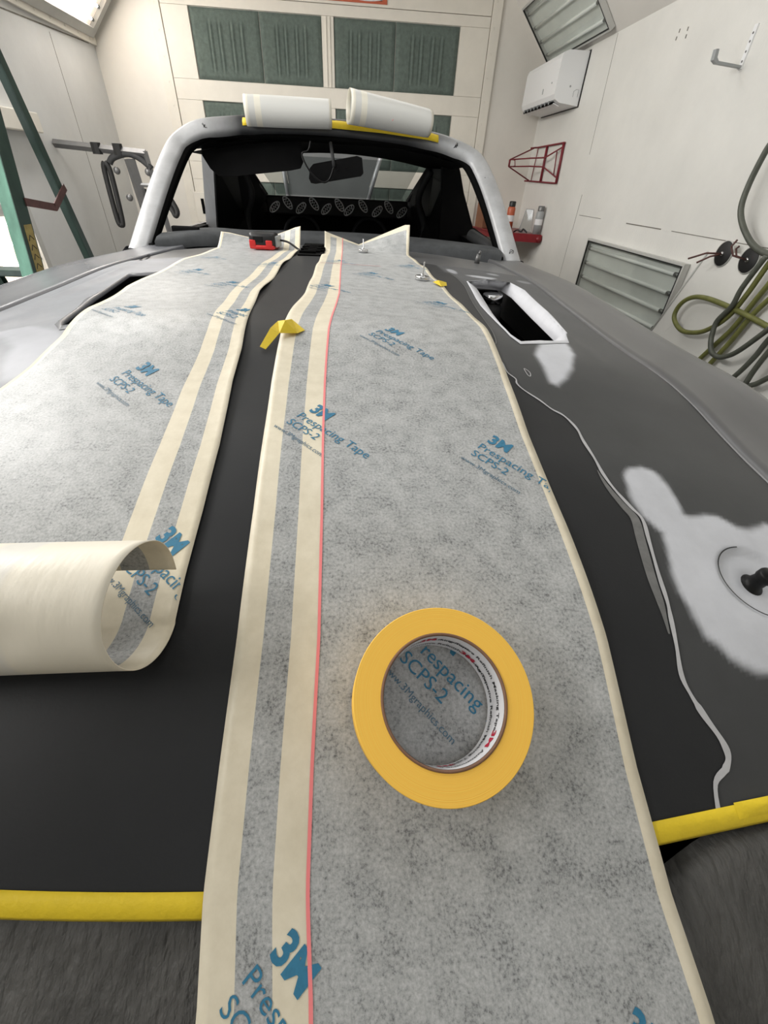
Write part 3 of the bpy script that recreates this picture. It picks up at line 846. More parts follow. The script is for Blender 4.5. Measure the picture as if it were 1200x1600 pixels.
MB().lathe([(.0001, -.002), (.004, -.001), (.004, .001)], (-.02, 2.149, 1.187), Matrix.Rotation(math.pi / 2, 3, 'X'), 10).build('mirror_knob', M['grey_plastic'], mir, True)
MB().tube(spline([(-.155, 2.13, 1.262), (-.165, 2.128, 1.235), (-.19, 2.128, 1.222), (-.165, 2.128, 1.175), (-.12, 2.128, 1.142), (-.09, 2.128, 1.150), (-.07, 2.13, 1.19)], 6), .0032, 7).build('hanging_wire', M['vinyl'], car, True)

# side posts and rear quarter trims
MB().prism([(-.735, 2.6, .90), (-.685, 2.6, .90), (-.640, 2.6, 1.24), (-.69, 2.6, 1.24)], (0, .03, 0)).build('door_post', M['bare'], car)
MB().prism([(.455, 2.6, .86), (.665, 2.6, .86), (.640, 2.6, .95), (.555, 2.6, 1.12), (.525, 2.6, 1.20), (.49, 2.6, 1.27), (.43, 2.6, 1.27), (.45, 2.6, 1.1)], (0, .05, 0)).build('door_post', M['black'], car)
def quarter(s, name):
    if s < 0: p = [(-.70, 2.62, .70), (-.49, 3.05, .70), (-.478, 3.05, 1.065), (-.565, 3.02, 1.20), (-.60, 2.95, 1.25), (-.66, 2.62, 1.25)]
    else: p = [(.50, 2.62, .70), (.33, 3.05, .70), (.315, 3.05, 1.065), (.405, 3.02, 1.20), (.43, 2.95, 1.25), (.47, 2.62, 1.25)]
    return MB().prism(p, (s * .02, .012, 0)).build(name, M['vinyl'], car)
quarter(-1, 'quarter_trim'); quarter(1, 'quarter_trim')
for s in (-1, 1):
    x0 = -.55 if s < 0 else .38
    MB().tube(spline([(x0, 2.86, .80), (x0 - s * -.03, 2.88, .95), (x0 - s * .02, 2.84, 1.08), (x0 + s * .03, 2.80, 1.2)], 6), .018, 8).build('trim_brace', M['rubber'], car, True)
for s in (-1, 1):
    pts = [(-.49, 3.03, 1.06), (-.58, 3.0, 1.195)] if s < 0 else [(.325, 3.03, 1.06), (.415, 3.0, 1.20)]
    MB().tube(pts, .008, 8).build('window_edge_trim', M['steel_grey'], car, True)
foil = [(.40 + .10 * random.random(), 2.90 + .03 * random.random(), .90 + .13 * random.random()) for _ in range(26)]
bm = bmesh.new()
for p in foil: bm.verts.new(p)
bmesh.ops.convex_hull(bm, input=bm.verts[:]); bm.verts.ensure_lookup_table(); bm.verts.index_update()
used = [v for v in bm.verts if v.link_faces]; ix = {v: k for k, v in enumerate(used)}
obj('foil_insulation', [tuple(v.co) for v in used], [[ix[v] for v in f.verts] for f in bm.faces], M['silver_foil'], car); bm.free()
# bulkhead roll with white printed logos, speakers, shelf
bh = MB().box((-.081, 3.0, 1.018), (.80, .03, .085), bev=.006).build('seat_bulkhead', M['vinyl'], car)
mb = MB()
r = random.Random(5)
for k in range(11):
    cx_ = -.44 + .072 * k + r.uniform(-.01, .01); cz = 1.018 + (.012 if k % 2 else -.010); tl = -.9 if k % 2 else .7
    e = []
    for j in range(21):
        t = 2 * math.pi * j / 20; a, b = .034 * math.cos(t), .016 * math.sin(t)
        e.append((cx_ + a * math.cos(tl) - b * math.sin(tl), 2.983, max(.979, min(1.057, cz + a * math.sin(tl) + b * math.cos(tl)))))
    mb.tube(e, .003, 4)
    zig = []
    for j in range(8):
        a = -.024 + .048 * j / 7; b = .008 * (1 if j % 2 else -1)
        zig.append((cx_ + a * math.cos(tl) - b * math.sin(tl), 2.983, max(.979, min(1.057, cz + a * math.sin(tl) + b * math.cos(tl)))))
    mb.tube(zig, .0034, 4)
mb.build('printed_logos', M['label_w'], bh)
MB().box((-.081, 3.10, .82), (.86, .04, .32)).build('seat_panel', M['blacker'], car)
for cx_ in (-.300, .105):
    rt = Matrix.Rotation(math.pi / 2, 3, 'X')
    spk = MB().lathe([(.092, 0), (.098, .012), (.108, .012), (.114, 0)], (cx_, 3.075, .865), rt, 40).build('speaker_ring', M['dash'], car, True)
    MB().lathe([(.02, -.0), (.06, .0), (.09, .004)], (cx_, 3.076, .865), rt, 30).build('speaker_cone', M['black'], spk, True)
MB().box((-.08, 3.36, 1.03), (.86, .66, .012)).build('rear_shelf', M['black'], car)
gl = obj('rear_window', [(-.50, 3.62, 1.045), (.34, 3.62, 1.045), (.40, 3.16, 1.235), (-.57, 3.16, 1.235)], [(0, 1, 2, 3)], M['rear_glass'], car)
gm = gl.modifiers.new('thick', 'SOLIDIFY'); gm.thickness = .005
# raised boot lid seen through the rear window
tl_ = MB().prism([(-.455, 4.0, 1.00), (.095, 4.0, 1.00), (.24, 4.10, 1.40), (-.52, 4.10, 1.40)], (0, .03, .01)).build('boot_lid', M['lid'], car)
for a, b in (((-.475, 3.995, 1.0), (-.535, 4.09, 1.40)), ((.115, 3.995, 1.0), (.255, 4.09, 1.40))):
    MB().tube([a, b], .016, 8).build('boot_lid_edge', M['bare'], tl_, True)

# dash, door edges, body sides
vs = []; nu = 40
dp = [(0, -.02), (0.0, .012), (.03, .024), (.09, .030), (.15, .026), (.19, .008), (.2, -.05)]
for i in range(nu):
    a = i / (nu - 1); x = -.70 + 1.26 * a; u = x + .08
    hump = .012 * math.exp(-((x + .56) / .10) ** 2)
    for dy, dz in dp: vs.append((x, 1.955 - .16 * (u / .66) ** 2 + dy, .955 + dz + hump - .012 * (u / .6) ** 2))
obj('dash_panel', vs, grid_faces(nu, len(dp)), M['dash2'], car, True)
MB().box((-.62, 1.93, .985), (.10, .02, .02), bev=.006).build('gauge_pod', M['black'], car)
MB().tube([(.515, 2.16, .985), (.56, 2.06, .962), (.60, 1.95, .925)], .022, 12).build('door_edge_roll', M['rubber'], car, True)
MB().prism([(.548, 2.30, 1.0), (.66, 2.05, .93), (.66, 2.05, .90), (.548, 2.30, .97)], (.012, 0, 0)).build('door_edge_board', M['blacker'], car)
for s in (-1, 1):
    vs = []; pr = [(.70, .940), (.735, .935), (.775, .90), (.79, .84), (.795, .70), (.79, .50), (.74, .33)]
    for j in range(20):
        Y_ = 1.84 + 2.6 * j / 19
        for d, z in pr: vs.append((-.08 + s * (d - .0 - .02 * (j / 19) ** 2), Y_, z))
    obj('body_side', vs, grid_faces(20, len(pr)), M['fender'] if s > 0 else M['fender_lit'], car, True)
    MB().box((-.08 + s * .665, 2.22, .935), (.05, .76, .022), bev=.005).build('door_sill_top', M['black'], car)
MB().box((-.08, 2.6, .40), (1.3, 3.4, .06)).build('floor_pan', M['blacker'], car)
MB().box((-.08, 4.40, .66), (1.46, .06, .5), bev=.01).build('rear_panel', M['fender'], car)
for s in (-1, 1):
    for y in (.75, 3.6):
        MB().lathe([(.001, -.09), (.20, -.09), (.31, -.075), (.325, -.04), (.325, .04), (.31, .075), (.20, .09), (.001, .09)], (-.08 + s * .64, y, .325), Matrix.Rotation(math.pi / 2, 3, 'Y'), 32).build('wheel', M['rubber'], car, True)

# ------------------------------------------------------------------ stripe decal sheets on the bonnet
class Sheet:
    pass
def arc_table(Y0, Y1, n=1200):
    ys = np.linspace(Y0, Y1, n); z = np.interp(ys, TY, TP); s = np.concatenate([[0], np.cumsum(np.hypot(np.diff(ys), np.diff(z)))])
    return ys, s
RLY = [-.30, .012, .056, .113, .185, .288, .467, .589, .831, 1.10, 1.467, 1.80]; RLX = [-.080, -.081, -.085, -.085, -.084, -.085, -.091, -.092, -.084, -.087, -.090, -.091]
RRY = [-.30, -.003, .044, .105, .184, .297, .40, .50, .60, .674, .845, 1.107, 1.45, 1.80]; RRX = [.199, .196, .191, .191, .195, .191, .190, .193, .199, .2035, .2045, .199, .193, .180]
def sheet_right(t, s):
    """t 0..1 across, s = bonnet Y (m); returns a point"""
    Yb = 1.615
    y = min(s, Yb)
    xl = float(np.interp(y, RLY, RLX)); xr = float(np.interp(y, RRY, RRX)); x = xl + (xr - xl) * t
    e = min(t, 1 - t)
    z = float(hood(x, y)) + .0022 + .0010 * math.sin(23 * y + 3 * t) + .0022 * math.exp(-(1 - t) / .05) * (1 + math.sin(31 * y)) * .6 + .0012 * math.exp(-t / .05) * (1 + math.sin(27 * y + 1))
    if s > Yb:
        q_ = (s - Yb) / .14
        hh = np.interp(t, [0, .41, .95, 1], [.046, .005, .078, .080]); yy = np.interp(t, [0, .41, .95, 1], [.065, .14, .05, .03])
        z += float(hh) * (q_ ** 1.25); y = Yb + float(yy) * q_
        x += (-.012 * (1 - t) - .004 * t) * 0 
    return (x, y, z)
LIY = [-.3, .20, .232, .289, .362, .466, .529, .82, 1.15, 1.45, 1.8]; LIX = [-.128, -.129, -.129, -.127, -.127, -.133, -.133, -.160, -.168, -.170, -.166]
LOY = [-.3, .20, .45, .513, .577, .70, .914, 1.283, 1.6, 1.8]; LOX = [-.405, -.405, -.392, -.374, -.367, -.388, -.425, -.433, -.428, -.43]
RY0, RR = .198, .041
_sl = (float(hood(-.2, RY0 + .01)) - float(hood(-.2, RY0 - .01))) / .02
_nl = math.hypot(1, _sl); _ny, _nz = -_sl / _nl, 1 / _nl; _ty, _tz = -1 / _nl, -_sl / _nl
def sheet_left(t, s):
    """t 0 = outer (left) edge, 1 = inner edge; s = bonnet Y, below RY0 it is arc length round the curl"""
    Yb = 1.60
    y = min(max(s, RY0), Yb)
    xi = float(np.interp(y, LIY, LIX)); xo = float(np.interp(y, LOY, LOX)); x = xo + (xi - xo) * t
    if s >= RY0:
        z = float(hood(x, y)) + .0022 + .0012 * math.sin(21 * y + 2 * t) + .0020 * math.exp(-(1 - t) / .06) * (1 + math.sin(17 * y))
        # the outer edge bridges the vent
        z += .006 * math.exp(-t / .15) * min(1, max(0, (y - .5) / .2))
        if s > Yb:
            q_ = (s - Yb) / .14
            hh = np.interp(t, [0, .1, .45, .93, 1], [.036, .034, .012, .054, .056]); yy = np.interp(t, [0, .45, 1], [.08, .14, .07])
            z += float(hh) * q_ ** 1.25; y = Yb + float(yy) * q_
        return (x, y, z)
    a = (RY0 - s); ang = a / RR
    r = RR * (1 - .045 * ang / math.pi) if ang > math.pi else RR
    zt = float(hood(x, RY0)) + .0022
    cy, cz = RY0 + _ny * RR, zt + _nz * RR
    r = RR - .0014 * max(0, ang - math.pi * .8)
    py = cy + r * (-_ny * math.cos(ang) + _ty * math.sin(ang)); pz = cz + r * (-_nz * math.cos(ang) + _tz * math.sin(ang))
    x += .010 * min(1, max(0, (ang - 2.2) / 2.0)) ** 1.5 - .009 * (math.sin(min(ang, 2.6) / 2.6 * math.pi / 2)) ** 1.5
    dent = .004 * math.exp(-((t - .80) / .05) ** 2) * math.exp(-((ang - 2.3) / .35) ** 2)
    return (x, py + dent, pz)

def build_sheet(name, fn, s_list, nt, label, group=None, flip=False, t_list=None):
    ts = t_list or [i / (nt - 1) for i in range(nt)]; vs = []; uv = []
    for s in s_list:
        for t in ts:
            vs.append(fn(t, s)); uv.append(((1 - t) if flip else t, s))
    o = obj(name, vs, grid_faces(len(s_list), len(ts)), [M['paper'], M['backing']], None, True, None, uv)
    m = o.modifiers.new('thick', 'SOLIDIFY'); m.thickness = .0005; m.offset = -1; m.material_offset = 1; m.material_offset_rim = 1
    return tag(o, label, 'decal sheet', group)
Ws = .28
s_r = [-.075 + .0075 * k for k in range(226)] + [1.615 + .14 * k / 14 for k in range(1, 15)]
tl_r = [i / 44 for i in range(45)]
right_sheet = build_sheet('stripe_decal_sheet', sheet_right, s_r, 0, 'flat grey stripe decal sheet under the yellow tape roll, running full length of the bonnet', 'stripe decal sheets on the bonnet', False, tl_r)
s_l = [RY0 - 5.3 * RR + 5.3 * RR * k / 90 for k in range(90)] + [RY0 + .0078 * k for k in range(180)] + [1.60 + .14 * k / 14 for k in range(0, 15)]
left_sheet = build_sheet('stripe_decal_sheet', sheet_left, s_l, 0, 'grey stripe decal sheet with near end curled up into a pale tube', 'stripe decal sheets on the bonnet', True, tl_r)

def up_of(vs, fs, o):
    """make sure the printed side is the upper one"""
    if o.data.polygons[len(o.data.polygons) // 2].normal.z < 0:
        o.data.flip_normals()
up_of(0, 0, right_sheet)
pi_ = (len(s_l) - 40) * 44
if left_sheet.data.polygons[pi_].normal.z < 0: left_sheet.data.flip_normals()

# printed wording on the sheets
WORDS = [('3M', .0020, .0165, .0240, .0022), ('Prespacing Tape', 0.0, 0.0, .094, 0.0), ('SCPS-2', 0.0, -.0145, .0405, 0.0), ('www.3Mgraphics.com', -.0045, -.0275, .066, 0.0)]
_tw = {}
for w, *_ in WORDS:
    v, f = text_mesh(w, 1.0, .035 if w == '3M' else 0.0)
    if w == '3M': v = v * np.array([1.0, 1.12])
    v = v - np.array([v[:, 0].min(), 0]); v = v / v[:, 0].max()
    _tw[w] = (v, f)
def print_block(anchor, ang, fn, edgesL, edgesR, flip, parent, span=None, clip=(0.004, .996), scale=1.0, smin=-9):
    """stamp one block of wording; anchor = (x, Y) of the P, ang in degrees"""
    ca, sa = math.cos(math.radians(ang)), math.sin(math.radians(ang))
    for w, a0, b0, width, _ in WORDS:
        v, f = _tw[w]; vs = []; ok = []
        for (p, q_) in v:
            a = (a0 + p * width) * scale; b = (b0 + q_ * width * (1 if w != 'x' else 1)) * scale
            dx, dy = a * ca - b * sa, a * sa + b * ca
            Y0 = anchor[1]
            sl = (float(np.interp(Y0 + .01, TY, TP)) - float(np.interp(Y0 - .01, TY, TP))) / .02 if Y0 > .21 or fn is sheet_right else (0.42)
            s = Y0 + dy / math.hypot(1, sl)
            if fn is sheet_left and s < RY0: s = RY0 + (s - RY0) * math.hypot(1, sl)
            x = anchor[0] + dx
            yy = max(s, RY0) if fn is sheet_left else s
            xl = float(np.interp(yy, edgesL[0], edgesL[1])); xr = float(np.interp(yy, edgesR[0], edgesR[1]))
            t = (x - xl) / (xr - xl); ok.append(clip[0] <= t <= clip[1])
            t = min(max(t, 0), 1)
            e = .004
            P0 = Vector(fn(t, s)); Pa = Vector(fn(min(t + e, 1), s)) - Vector(fn(max(t - e, 0), s)); Pb = Vector(fn(t, s + .001)) - Vector(fn(t, s - .001))
            n = Pa.cross(Pb).normalized()
            vs.append(tuple(P0 + n * .0005))
        fs = [k for k in f if all(ok[i] for i in k)]
        if not fs: continue
        us = sorted({i for k in fs for i in k}); mp = {i: j for j, i in enumerate(us)}
        obj('printed_wording', [vs[i] for i in us], [tuple(mp[i] for i in k) for k in fs], M['ink_thin'] if w.startswith('www') else M['ink'], parent)
EL, ER = (RLY, RLX), (RRY, RRX)
for an, ang in (((-.059, .408), -41), ((.030, .591), -43), ((.127, .373), -41), ((.0425, .179), -47), ((-.060, .023), -47), ((.128, -.016), -45),
                ((.135, .835), -43), ((-.075, .915), -43), ((.02, 1.11), -43), ((.13, 1.30), -43), ((-.06, 1.32), -43)):
    print_block(an, ang, sheet_right, EL, ER, False, right_sheet)
for an, ang in (((-.261, .486), -43), ((-.355, .698), -43), ((-.180, .655), -43), ((-.452, .545), -43), ((-.172, .252), -43), ((-.26, .93), -43), ((-.38, 1.12), -43), ((-.22, 1.20), -43), ((-.40, 1.36), -43)):
    print_block(an, ang, sheet_left, (LOY, LOX), (LIY, LIX), True, left_sheet)

# laser level's light on the right sheet, drawn as a pink strip
pv = []
for s in s_r:
    for t in (.2045, .2125):
        p = sheet_right(t, s); pv.append((p[0], p[1], p[2] + .0006))
obj('pink_laser_line', pv, grid_faces(len(s_r), 2), M['pink'], right_sheet, True)
pv = []
for k in range(40):
    t = .02 + .55 * k / 39
    for ds in (0, .006):
        p = sheet_right(t, 1.26 + ds - .02 * t); pv.append((p[0], p[1], p[2] + .0005))
pl2 = obj('pink_laser_cross', pv, grid_faces(40, 2), mat('pale_pink_line', S(214, 176, 176), .6), right_sheet, True)  # laser's cross beam, likewise laid on as a pale pink strip

# ------------------------------------------------------------------ yellow roll of masking tape
TC = (.054, .1425)
tn_ = hnorm(*TC); q4 = tn_.to_track_quat('Z', 'X'); rt = q4.to_matrix()
tz = float(hood(*TC)) + .0042
ctr = Vector((TC[0], TC[1], tz))
troll = thing('masking_tape_roll', tuple(ctr), 'thick yellow masking tape roll lying flat on the right decal sheet', 'tape roll')
RO, RI, RC, HT = .0563, .0396, .0378, .0345
def ring_mesh(name, prof, m, n=96, uvr=True):
    vs = []; uv = []
    for r, z in prof:
        for j in range(n):
            t = 2 * math.pi * j / n
            vs.append(ctr + rt @ Vector((r * math.cos(t), r * math.sin(t), z))); uv.append((r, t))
    k = len(prof)
    fs = [(a * n + j, a * n + (j + 1) % n, ((a + 1) % k) * n + (j + 1) % n, ((a + 1) % k) * n + j) for a in range(k) for j in range(n)]
    return obj(name, vs, fs, m, troll, True, None, uv)
tape_o = ring_mesh('tape', [(RO - .0006, 0), (RO, .0006), (RO, HT - .0004), (RO - .0004, HT), (RO - .0004, HT), (RI, HT), (RI, HT), (RI, 0), (RI, 0), (RO - .0006, 0)], M['roll_y'])
tape_o.data.polygons.foreach_set('use_smooth', [int(k) // 96 in (1,) for k in range(len(tape_o.data.polygons))])
core = ring_mesh('cardboard_core', [(RI - .0001, 0), (RI - .0001, HT + .0002), (RI - .0006, HT + .0009), (RC + .0004, HT + .0009), (RC, HT + .0004), (RC, 0)], M['core'])
vs = []; n = 96
for z in (.0006, HT - .0008):
    for j in range(n):
        t = 2 * math.pi * j / n; vs.append(ctr + rt @ Vector(((RC - .0002) * math.cos(t), (RC - .0002) * math.sin(t), z)))
lab = obj('core_label', vs, [(j, (j + 1) % n, n + (j + 1) % n, n + j) for j in range(n)], M['label_w'], troll, True)
def wrap_text(word, width, t0, z0, m, hscale=1.0):
    v, f = text_mesh(word, 1.0, .03 if word == '3M' else .012); v = v - np.array([v[:, 0].min(), 0]); k = width / v[:, 0].max()
    vs = []
    for a, b in v:
        t = t0 - a * k / RC
        vs.append(ctr + rt @ Vector(((RC - .0005) * math.cos(t), (RC - .0005) * math.sin(t), z0 + b * k * hscale)))
    obj('printed_wording', vs, f, m, troll)
# local +X of the roll in the world decides where "right" is
loc_x = rt @ Vector((1, 0, 0)); loc_y = rt @ Vector((0, 1, 0))
def ang_of(world_deg):
    d = Vector((math.cos(math.radians(world_deg)), math.sin(math.radians(world_deg)), 0))
    return math.atan2(d.dot(loc_y), d.dot(loc_x))
for k, st in enumerate((106, 106 - 138, 106 - 276)):
    a = ang_of(st)
    wrap_text('3M', .0115, a, .0205, M['ink_red'], 1.0); wrap_text('Automotive Refinish Masking Tape', .077, a - .0134 / RC, .0208, M['ink_black'], 1.15)
    a2 = ang_of(st - 46)
    wrap_text('3M', .0115, a2, .0070, M['ink_red'], 1.0); wrap_text('Automotive Refinish Masking Tape', .077, a2 - .0134 / RC, .0073, M['ink_black'], 1.15)

# ------------------------------------------------------------------ yellow masking tape strips
def tape_strip(name, path, w, label, fold=True):
    vs = []; n = len(path)
    for (x, y) in path:
        vs.append((x, y + w, float(hood(x, y + w)) + .0009)); vs.append((x, y + w * .5, float(hood(x, y + w * .5)) + .0011)); vs.append((x, y - .0005, float(hood(x, y)) + .0009))
        vs.append((x, y - .0012, float(hood(x, y)) - .0035))
    o = obj(name, vs, grid_faces(n, 4), M['yellow'], None, True)
    m = o.modifiers.new('thick', 'SOLIDIFY'); m.thickness = .0002; m.offset = 1
    return tag(o, label, 'masking tape')
path = [(-.45 + .01 * k, yfront(-.45 + .01 * k)) for k in range(75)]
fs_ = tape_strip('masking_tape_strip', path, .0095, 'yellow masking tape strip edging the front of the black bonnet')
# lifted fold at its right end
fv = []
for k in range(14):
    x = .255 + .003 * k; y = yfront(x)
    for j, (dy, dz) in enumerate(((.0105, .0012), (.006, .0045 * math.sin(math.pi * k / 13) + .0015), (.002, .0015))):
        fv.append((x, y + dy, float(hood(x, y + dy)) + dz))
obj('lifted_fold', fv, grid_faces(14, 3), M['yellow'], fs_, True)

# tape strip on the roof front, following the header
vs = []
HX = [-.412, -.363, -.12, .126, .30, .338]; HY = [2.215, 2.218, 2.226, 2.216, 2.20, 2.195]; HZ = [1.312, 1.316, 1.321, 1.313, 1.300, 1.294]
for k in range(48):
    x = -.412 + .750 * k / 47
    y = float(np.interp(x, HX, HY)); z = float(np.interp(x, HX, HZ))
    wob = .0025 * math.sin(k * .9)
    for dy, dz in ((.045, .014), (.012, .012 + wob), (-.008, .009), (-.020, -.001), (-.024, -.014)):
        vs.append((x, y + dy, z + dz))
rs = obj('masking_tape_strip', vs, grid_faces(48, 5), M['yellow'], None, True)
sm2 = rs.modifiers.new('thick', 'SOLIDIFY'); sm2.thickness = .0004; sm2.offset = 1
tag(rs, 'yellow masking tape strip along the roof edge under two paper rolls', 'masking tape')

# crumpled flag and small tab of yellow tape
def tape_scrap(name, pts, fs, label):
    o = obj(name, pts, fs, M['yellow'], None, False)
    m = o.modifiers.new('thick', 'SOLIDIFY'); m.thickness = .0003
    return tag(o, label, 'masking tape')
h3 = lambda x, y, o_: hz(x, y, o_)
tape_scrap('tape_scrap', [h3(-.092, .605, .006), h3(-.080, .598, .010), h3(-.062, .580, .004), h3(-.070, .566, .006), h3(-.085, .572, .018), h3(-.096, .585, .012), h3(-.091, .556, .010), h3(-.102, .560, .014), h3(-.112, .530, .006), h3(-.105, .528, .004)],
           [(0, 1, 4, 5), (1, 2, 3, 4), (4, 3, 6), (5, 4, 6, 7), (7, 6, 9, 8)], 'crumpled yellow tape scrap sticking out over the dark centre gap')
tape_scrap('tape_scrap', [h3(.178, 1.041, .008), h3(.196, 1.062, .009), h3(.214, 1.070, .006), h3(.209, 1.035, .005), h3(.192, 1.010, .006), h3(.19, 1.04, .013)],
           [(0, 1, 5), (1, 2, 5), (2, 3, 5), (3, 4, 5), (4, 0, 5)], 'tiny yellow tape tab on the right sheet edge beside a magnet')

# ------------------------------------------------------------------ rolled decal ends on the roof
def roof_roll(p0, p1, r, turns, r1, label, seed, hang):
    p0, p1 = Vector(p0), Vector(p1); ax = (p1 - p0).normalized(); side = ax.cross(Vector((0, 0, 1))).normalized(); up = side.cross(ax).normalized()
    vs = []; uv = []; nt = 26; ns = 110; L_ = (p1 - p0).length
    for k in range(ns):
        q_ = k / (ns - 1)
        for i in range(nt):
            t = i / (nt - 1)
            ang = turns * 2 * math.pi * q_
            rr = (r + (r1 - r) * t) * (1 - .10 * (1 - q_)) 
            rr *= 1 + .03 * math.sin(2 * ang + 3 * t + seed)
            c = p0 + ax * (L_ * t + (.012 * math.sin(ang) * (1 if seed > 3 else .3)))
            # outside tail hangs off the front
            a = math.pi * .92 + hang - ang if False else (hang + turns * 2 * math.pi * (1 - q_))
            vs.append(c + side * (rr * math.cos(a)) + up * (rr * math.sin(a))); uv.append((t, q_))
    o = obj('decal_roll', vs, grid_faces(ns, nt), [M['rollside'], M['backing']], None, True, None, uv)
    m = o.modifiers.new('thick', 'SOLIDIFY'); m.thickness = .0006; m.offset = 0
    return tag(o, label, 'paper roll', 'paper rolls on the roof')
def rollside():
    m = bpy.data.materials.new('roll_paper_outside'); m.use_nodes = True
    nt = m.node_tree; N = nt.nodes; L = nt.links; p = N['Principled BSDF']; p.inputs['Roughness'].default_value = .5
    uv = N.new('ShaderNodeUVMap'); uv.uv_map = 'UVMap'; sp = N.new('ShaderNodeSeparateXYZ'); L.new(uv.outputs[0], sp.inputs[0])
    r = N.new('ShaderNodeValToRGB'); r.color_ramp.interpolation = 'CONSTANT'; e = r.color_ramp.elements
    w = (*S(226, 222, 208), 1); g = (*S(208, 208, 204), 1)
    e[0].position = 0; e[0].color = w; e[1].position = .05; e[1].color = g
    for ps, c in ((.12, w), (.19, g), (.97, w)):
        k = e.new(ps); k.color = c
    L.new(sp.outputs[0], r.inputs[0]); L.new(r.outputs[0], p.inputs['Base Color']); return m
M['rollside'] = rollside()
roof_roll((-.388, 2.15, 1.338), (-.075, 2.15, 1.341), .043, 1.6, .043, 'left pale paper roll on the roof edge, straight, cream stripe near its outer end', 1, math.pi * 1.25)
roof_roll((-.010, 2.15, 1.366), (.292, 2.14, 1.331), .052, 1.6, .039, 'right pale paper roll on the roof edge, tilted and flared, with a faint pink mark', 5, math.pi * 1.25)
MB().tube([(.150, 2.104, 1.330), (.163, 2.102, 1.352)], .0014, 5).build('pink_mark', M['pink'], bpy.data.objects['decal_roll.001'])

# ------------------------------------------------------------------ tape measure and magnets
tmx, tmy = -.300, 1.70
tmz = sheet_left(.5, 1.58)[2] - .001
tm = thing('tape_measure', (tmx, tmy, tmz), 'black and red tape measure with wrist strap on the left decal sheet', 'tape measure')
fx = Matrix.Rotation(math.radians(-8), 3, 'Z')
tm.location = (tmx, 1.585, tmz)
tc = Vector((-.278, 1.60, tmz + .001))
MB().box(tc + Vector((0, 0, .026)), (.082, .062, .042), fx, bev=.012).build('body', M['tm_black'], tm, True)
red = MB()
red.box(tc + Vector((0, -.002, .009)), (.078, .064, .012), fx, bev=.005)
for dx in (-.028, .024): red.box(tc + fx @ Vector((dx, -.031, .019)), (.020, .006, .018), fx, bev=.002)
red.build('red_bumper', M['tm_red'], tm, True)
MB().box(tc + fx @ Vector((.044, .004, .024)), (.008, .05, .03), fx, bev=.003).build('side_plate', M['grey_plastic'], tm)
MB().box(tc + fx @ Vector((-.01, -.0315, .030)), (.03, .004, .016), fx, bev=.0015).build('front_window', M['vinyl'], tm)
MB().tube(spline([tc + Vector((.045, .01, .026)), tc + Vector((.075, .0, .022)), tc + Vector((.105, -.012, .006)), tc + Vector((.118, -.02, .002))], 6), .0045, 8, ry=.003).build('wrist_strap', M['tm_black'], tm, True)
def magnet(x, y, label):
    z = sheet_right(.5, y)[2] if x < .1 else float(hood(x, y)) + .004
    z = float(hood(x, y)) + .0035
    n = hnorm(x, y); r_ = n.to_track_quat('Z', 'Y').to_matrix(); c = Vector((x, y, z))
    t = thing('magnet_hook', (x, y, z), label, 'magnet', 'round magnets holding down the right sheet')
    MB().lathe([(.0001, 0), (.0155, 0), (.0165, .001), (.0165, .007), (.0155, .008), (.0001, .0082)], c, r_, 28).build('magnet', M['steel'], t, True)
    MB().lathe([(.0045, .008), (.0042, .012), (.0016, .013), (.0016, .036), (.0001, .0365)], c, r_, 12).build('stud', M['steel'], t, True)
magnet(.160, 1.085, 'silver magnet with a stud on the right sheet edge, beside a yellow tab')
magnet(.035, 1.60, 'silver magnet with a stud at the far right sheet end by the windscreen')

# ------------------------------------------------------------------ air conditioner
ac = thing('air_conditioner', (XR, 4.73, 1.66), 'white wall air conditioner high on the right wall beside the corner', 'air conditioner')
prof = [(XR - .001, 1.930), (1.56, 1.930), (1.528, 1.918), (1.515, 1.89), (1.512, 1.70), (1.525, 1.672), (1.56, 1.655), (XR - .001, 1.640)]
MB().prism([(x, 4.325, z) for x, z in prof], (0, .78, 0)).build('body', M['white_plastic'], ac)
MB().box((XR - .004, 4.715, 1.785), (.006, .80, .30)).build('back_plate', M['black_seal'], ac)
MB().box((1.545, 4.715, 1.664), (.055, .66, .012), Matrix.Rotation(math.radians(-25), 3, 'Y')).build('air_slot', M['blacker'], ac)
for k in range(8): MB().box((1.535, 4.43 + .083 * k, 1.660), (.05, .006, .020), Matrix.Rotation(math.radians(25), 3, 'Z')).build('vane', M['grey_plastic'], ac)
MB().box((1.560, 4.715, 1.648), (.05, .68, .006), Matrix.Rotation(math.radians(18), 3, 'Y'), bev=.002).build('flap', M['white_plastic'], ac)
MB().box((1.511, 4.60, 1.74), (.003, .012, .03)).box((1.511, 4.43, 1.77), (.003, .008, .010)).build('small_mark', M['grey_plastic'], ac)
MB().cyl((1.62, 4.3265, 1.745), (1.62, 4.3235, 1.745), .006).build('screw', M['grey_plastic'], ac)
MB().tube([(1.655, 4.324, 1.69), (1.655, 4.324, 1.72), (1.672, 4.324, 1.73), (1.69, 4.324, 1.73), (1.69, 4.324, 1.69)], .0015, 5).build('cable_cover', M['grey_plastic'], ac)

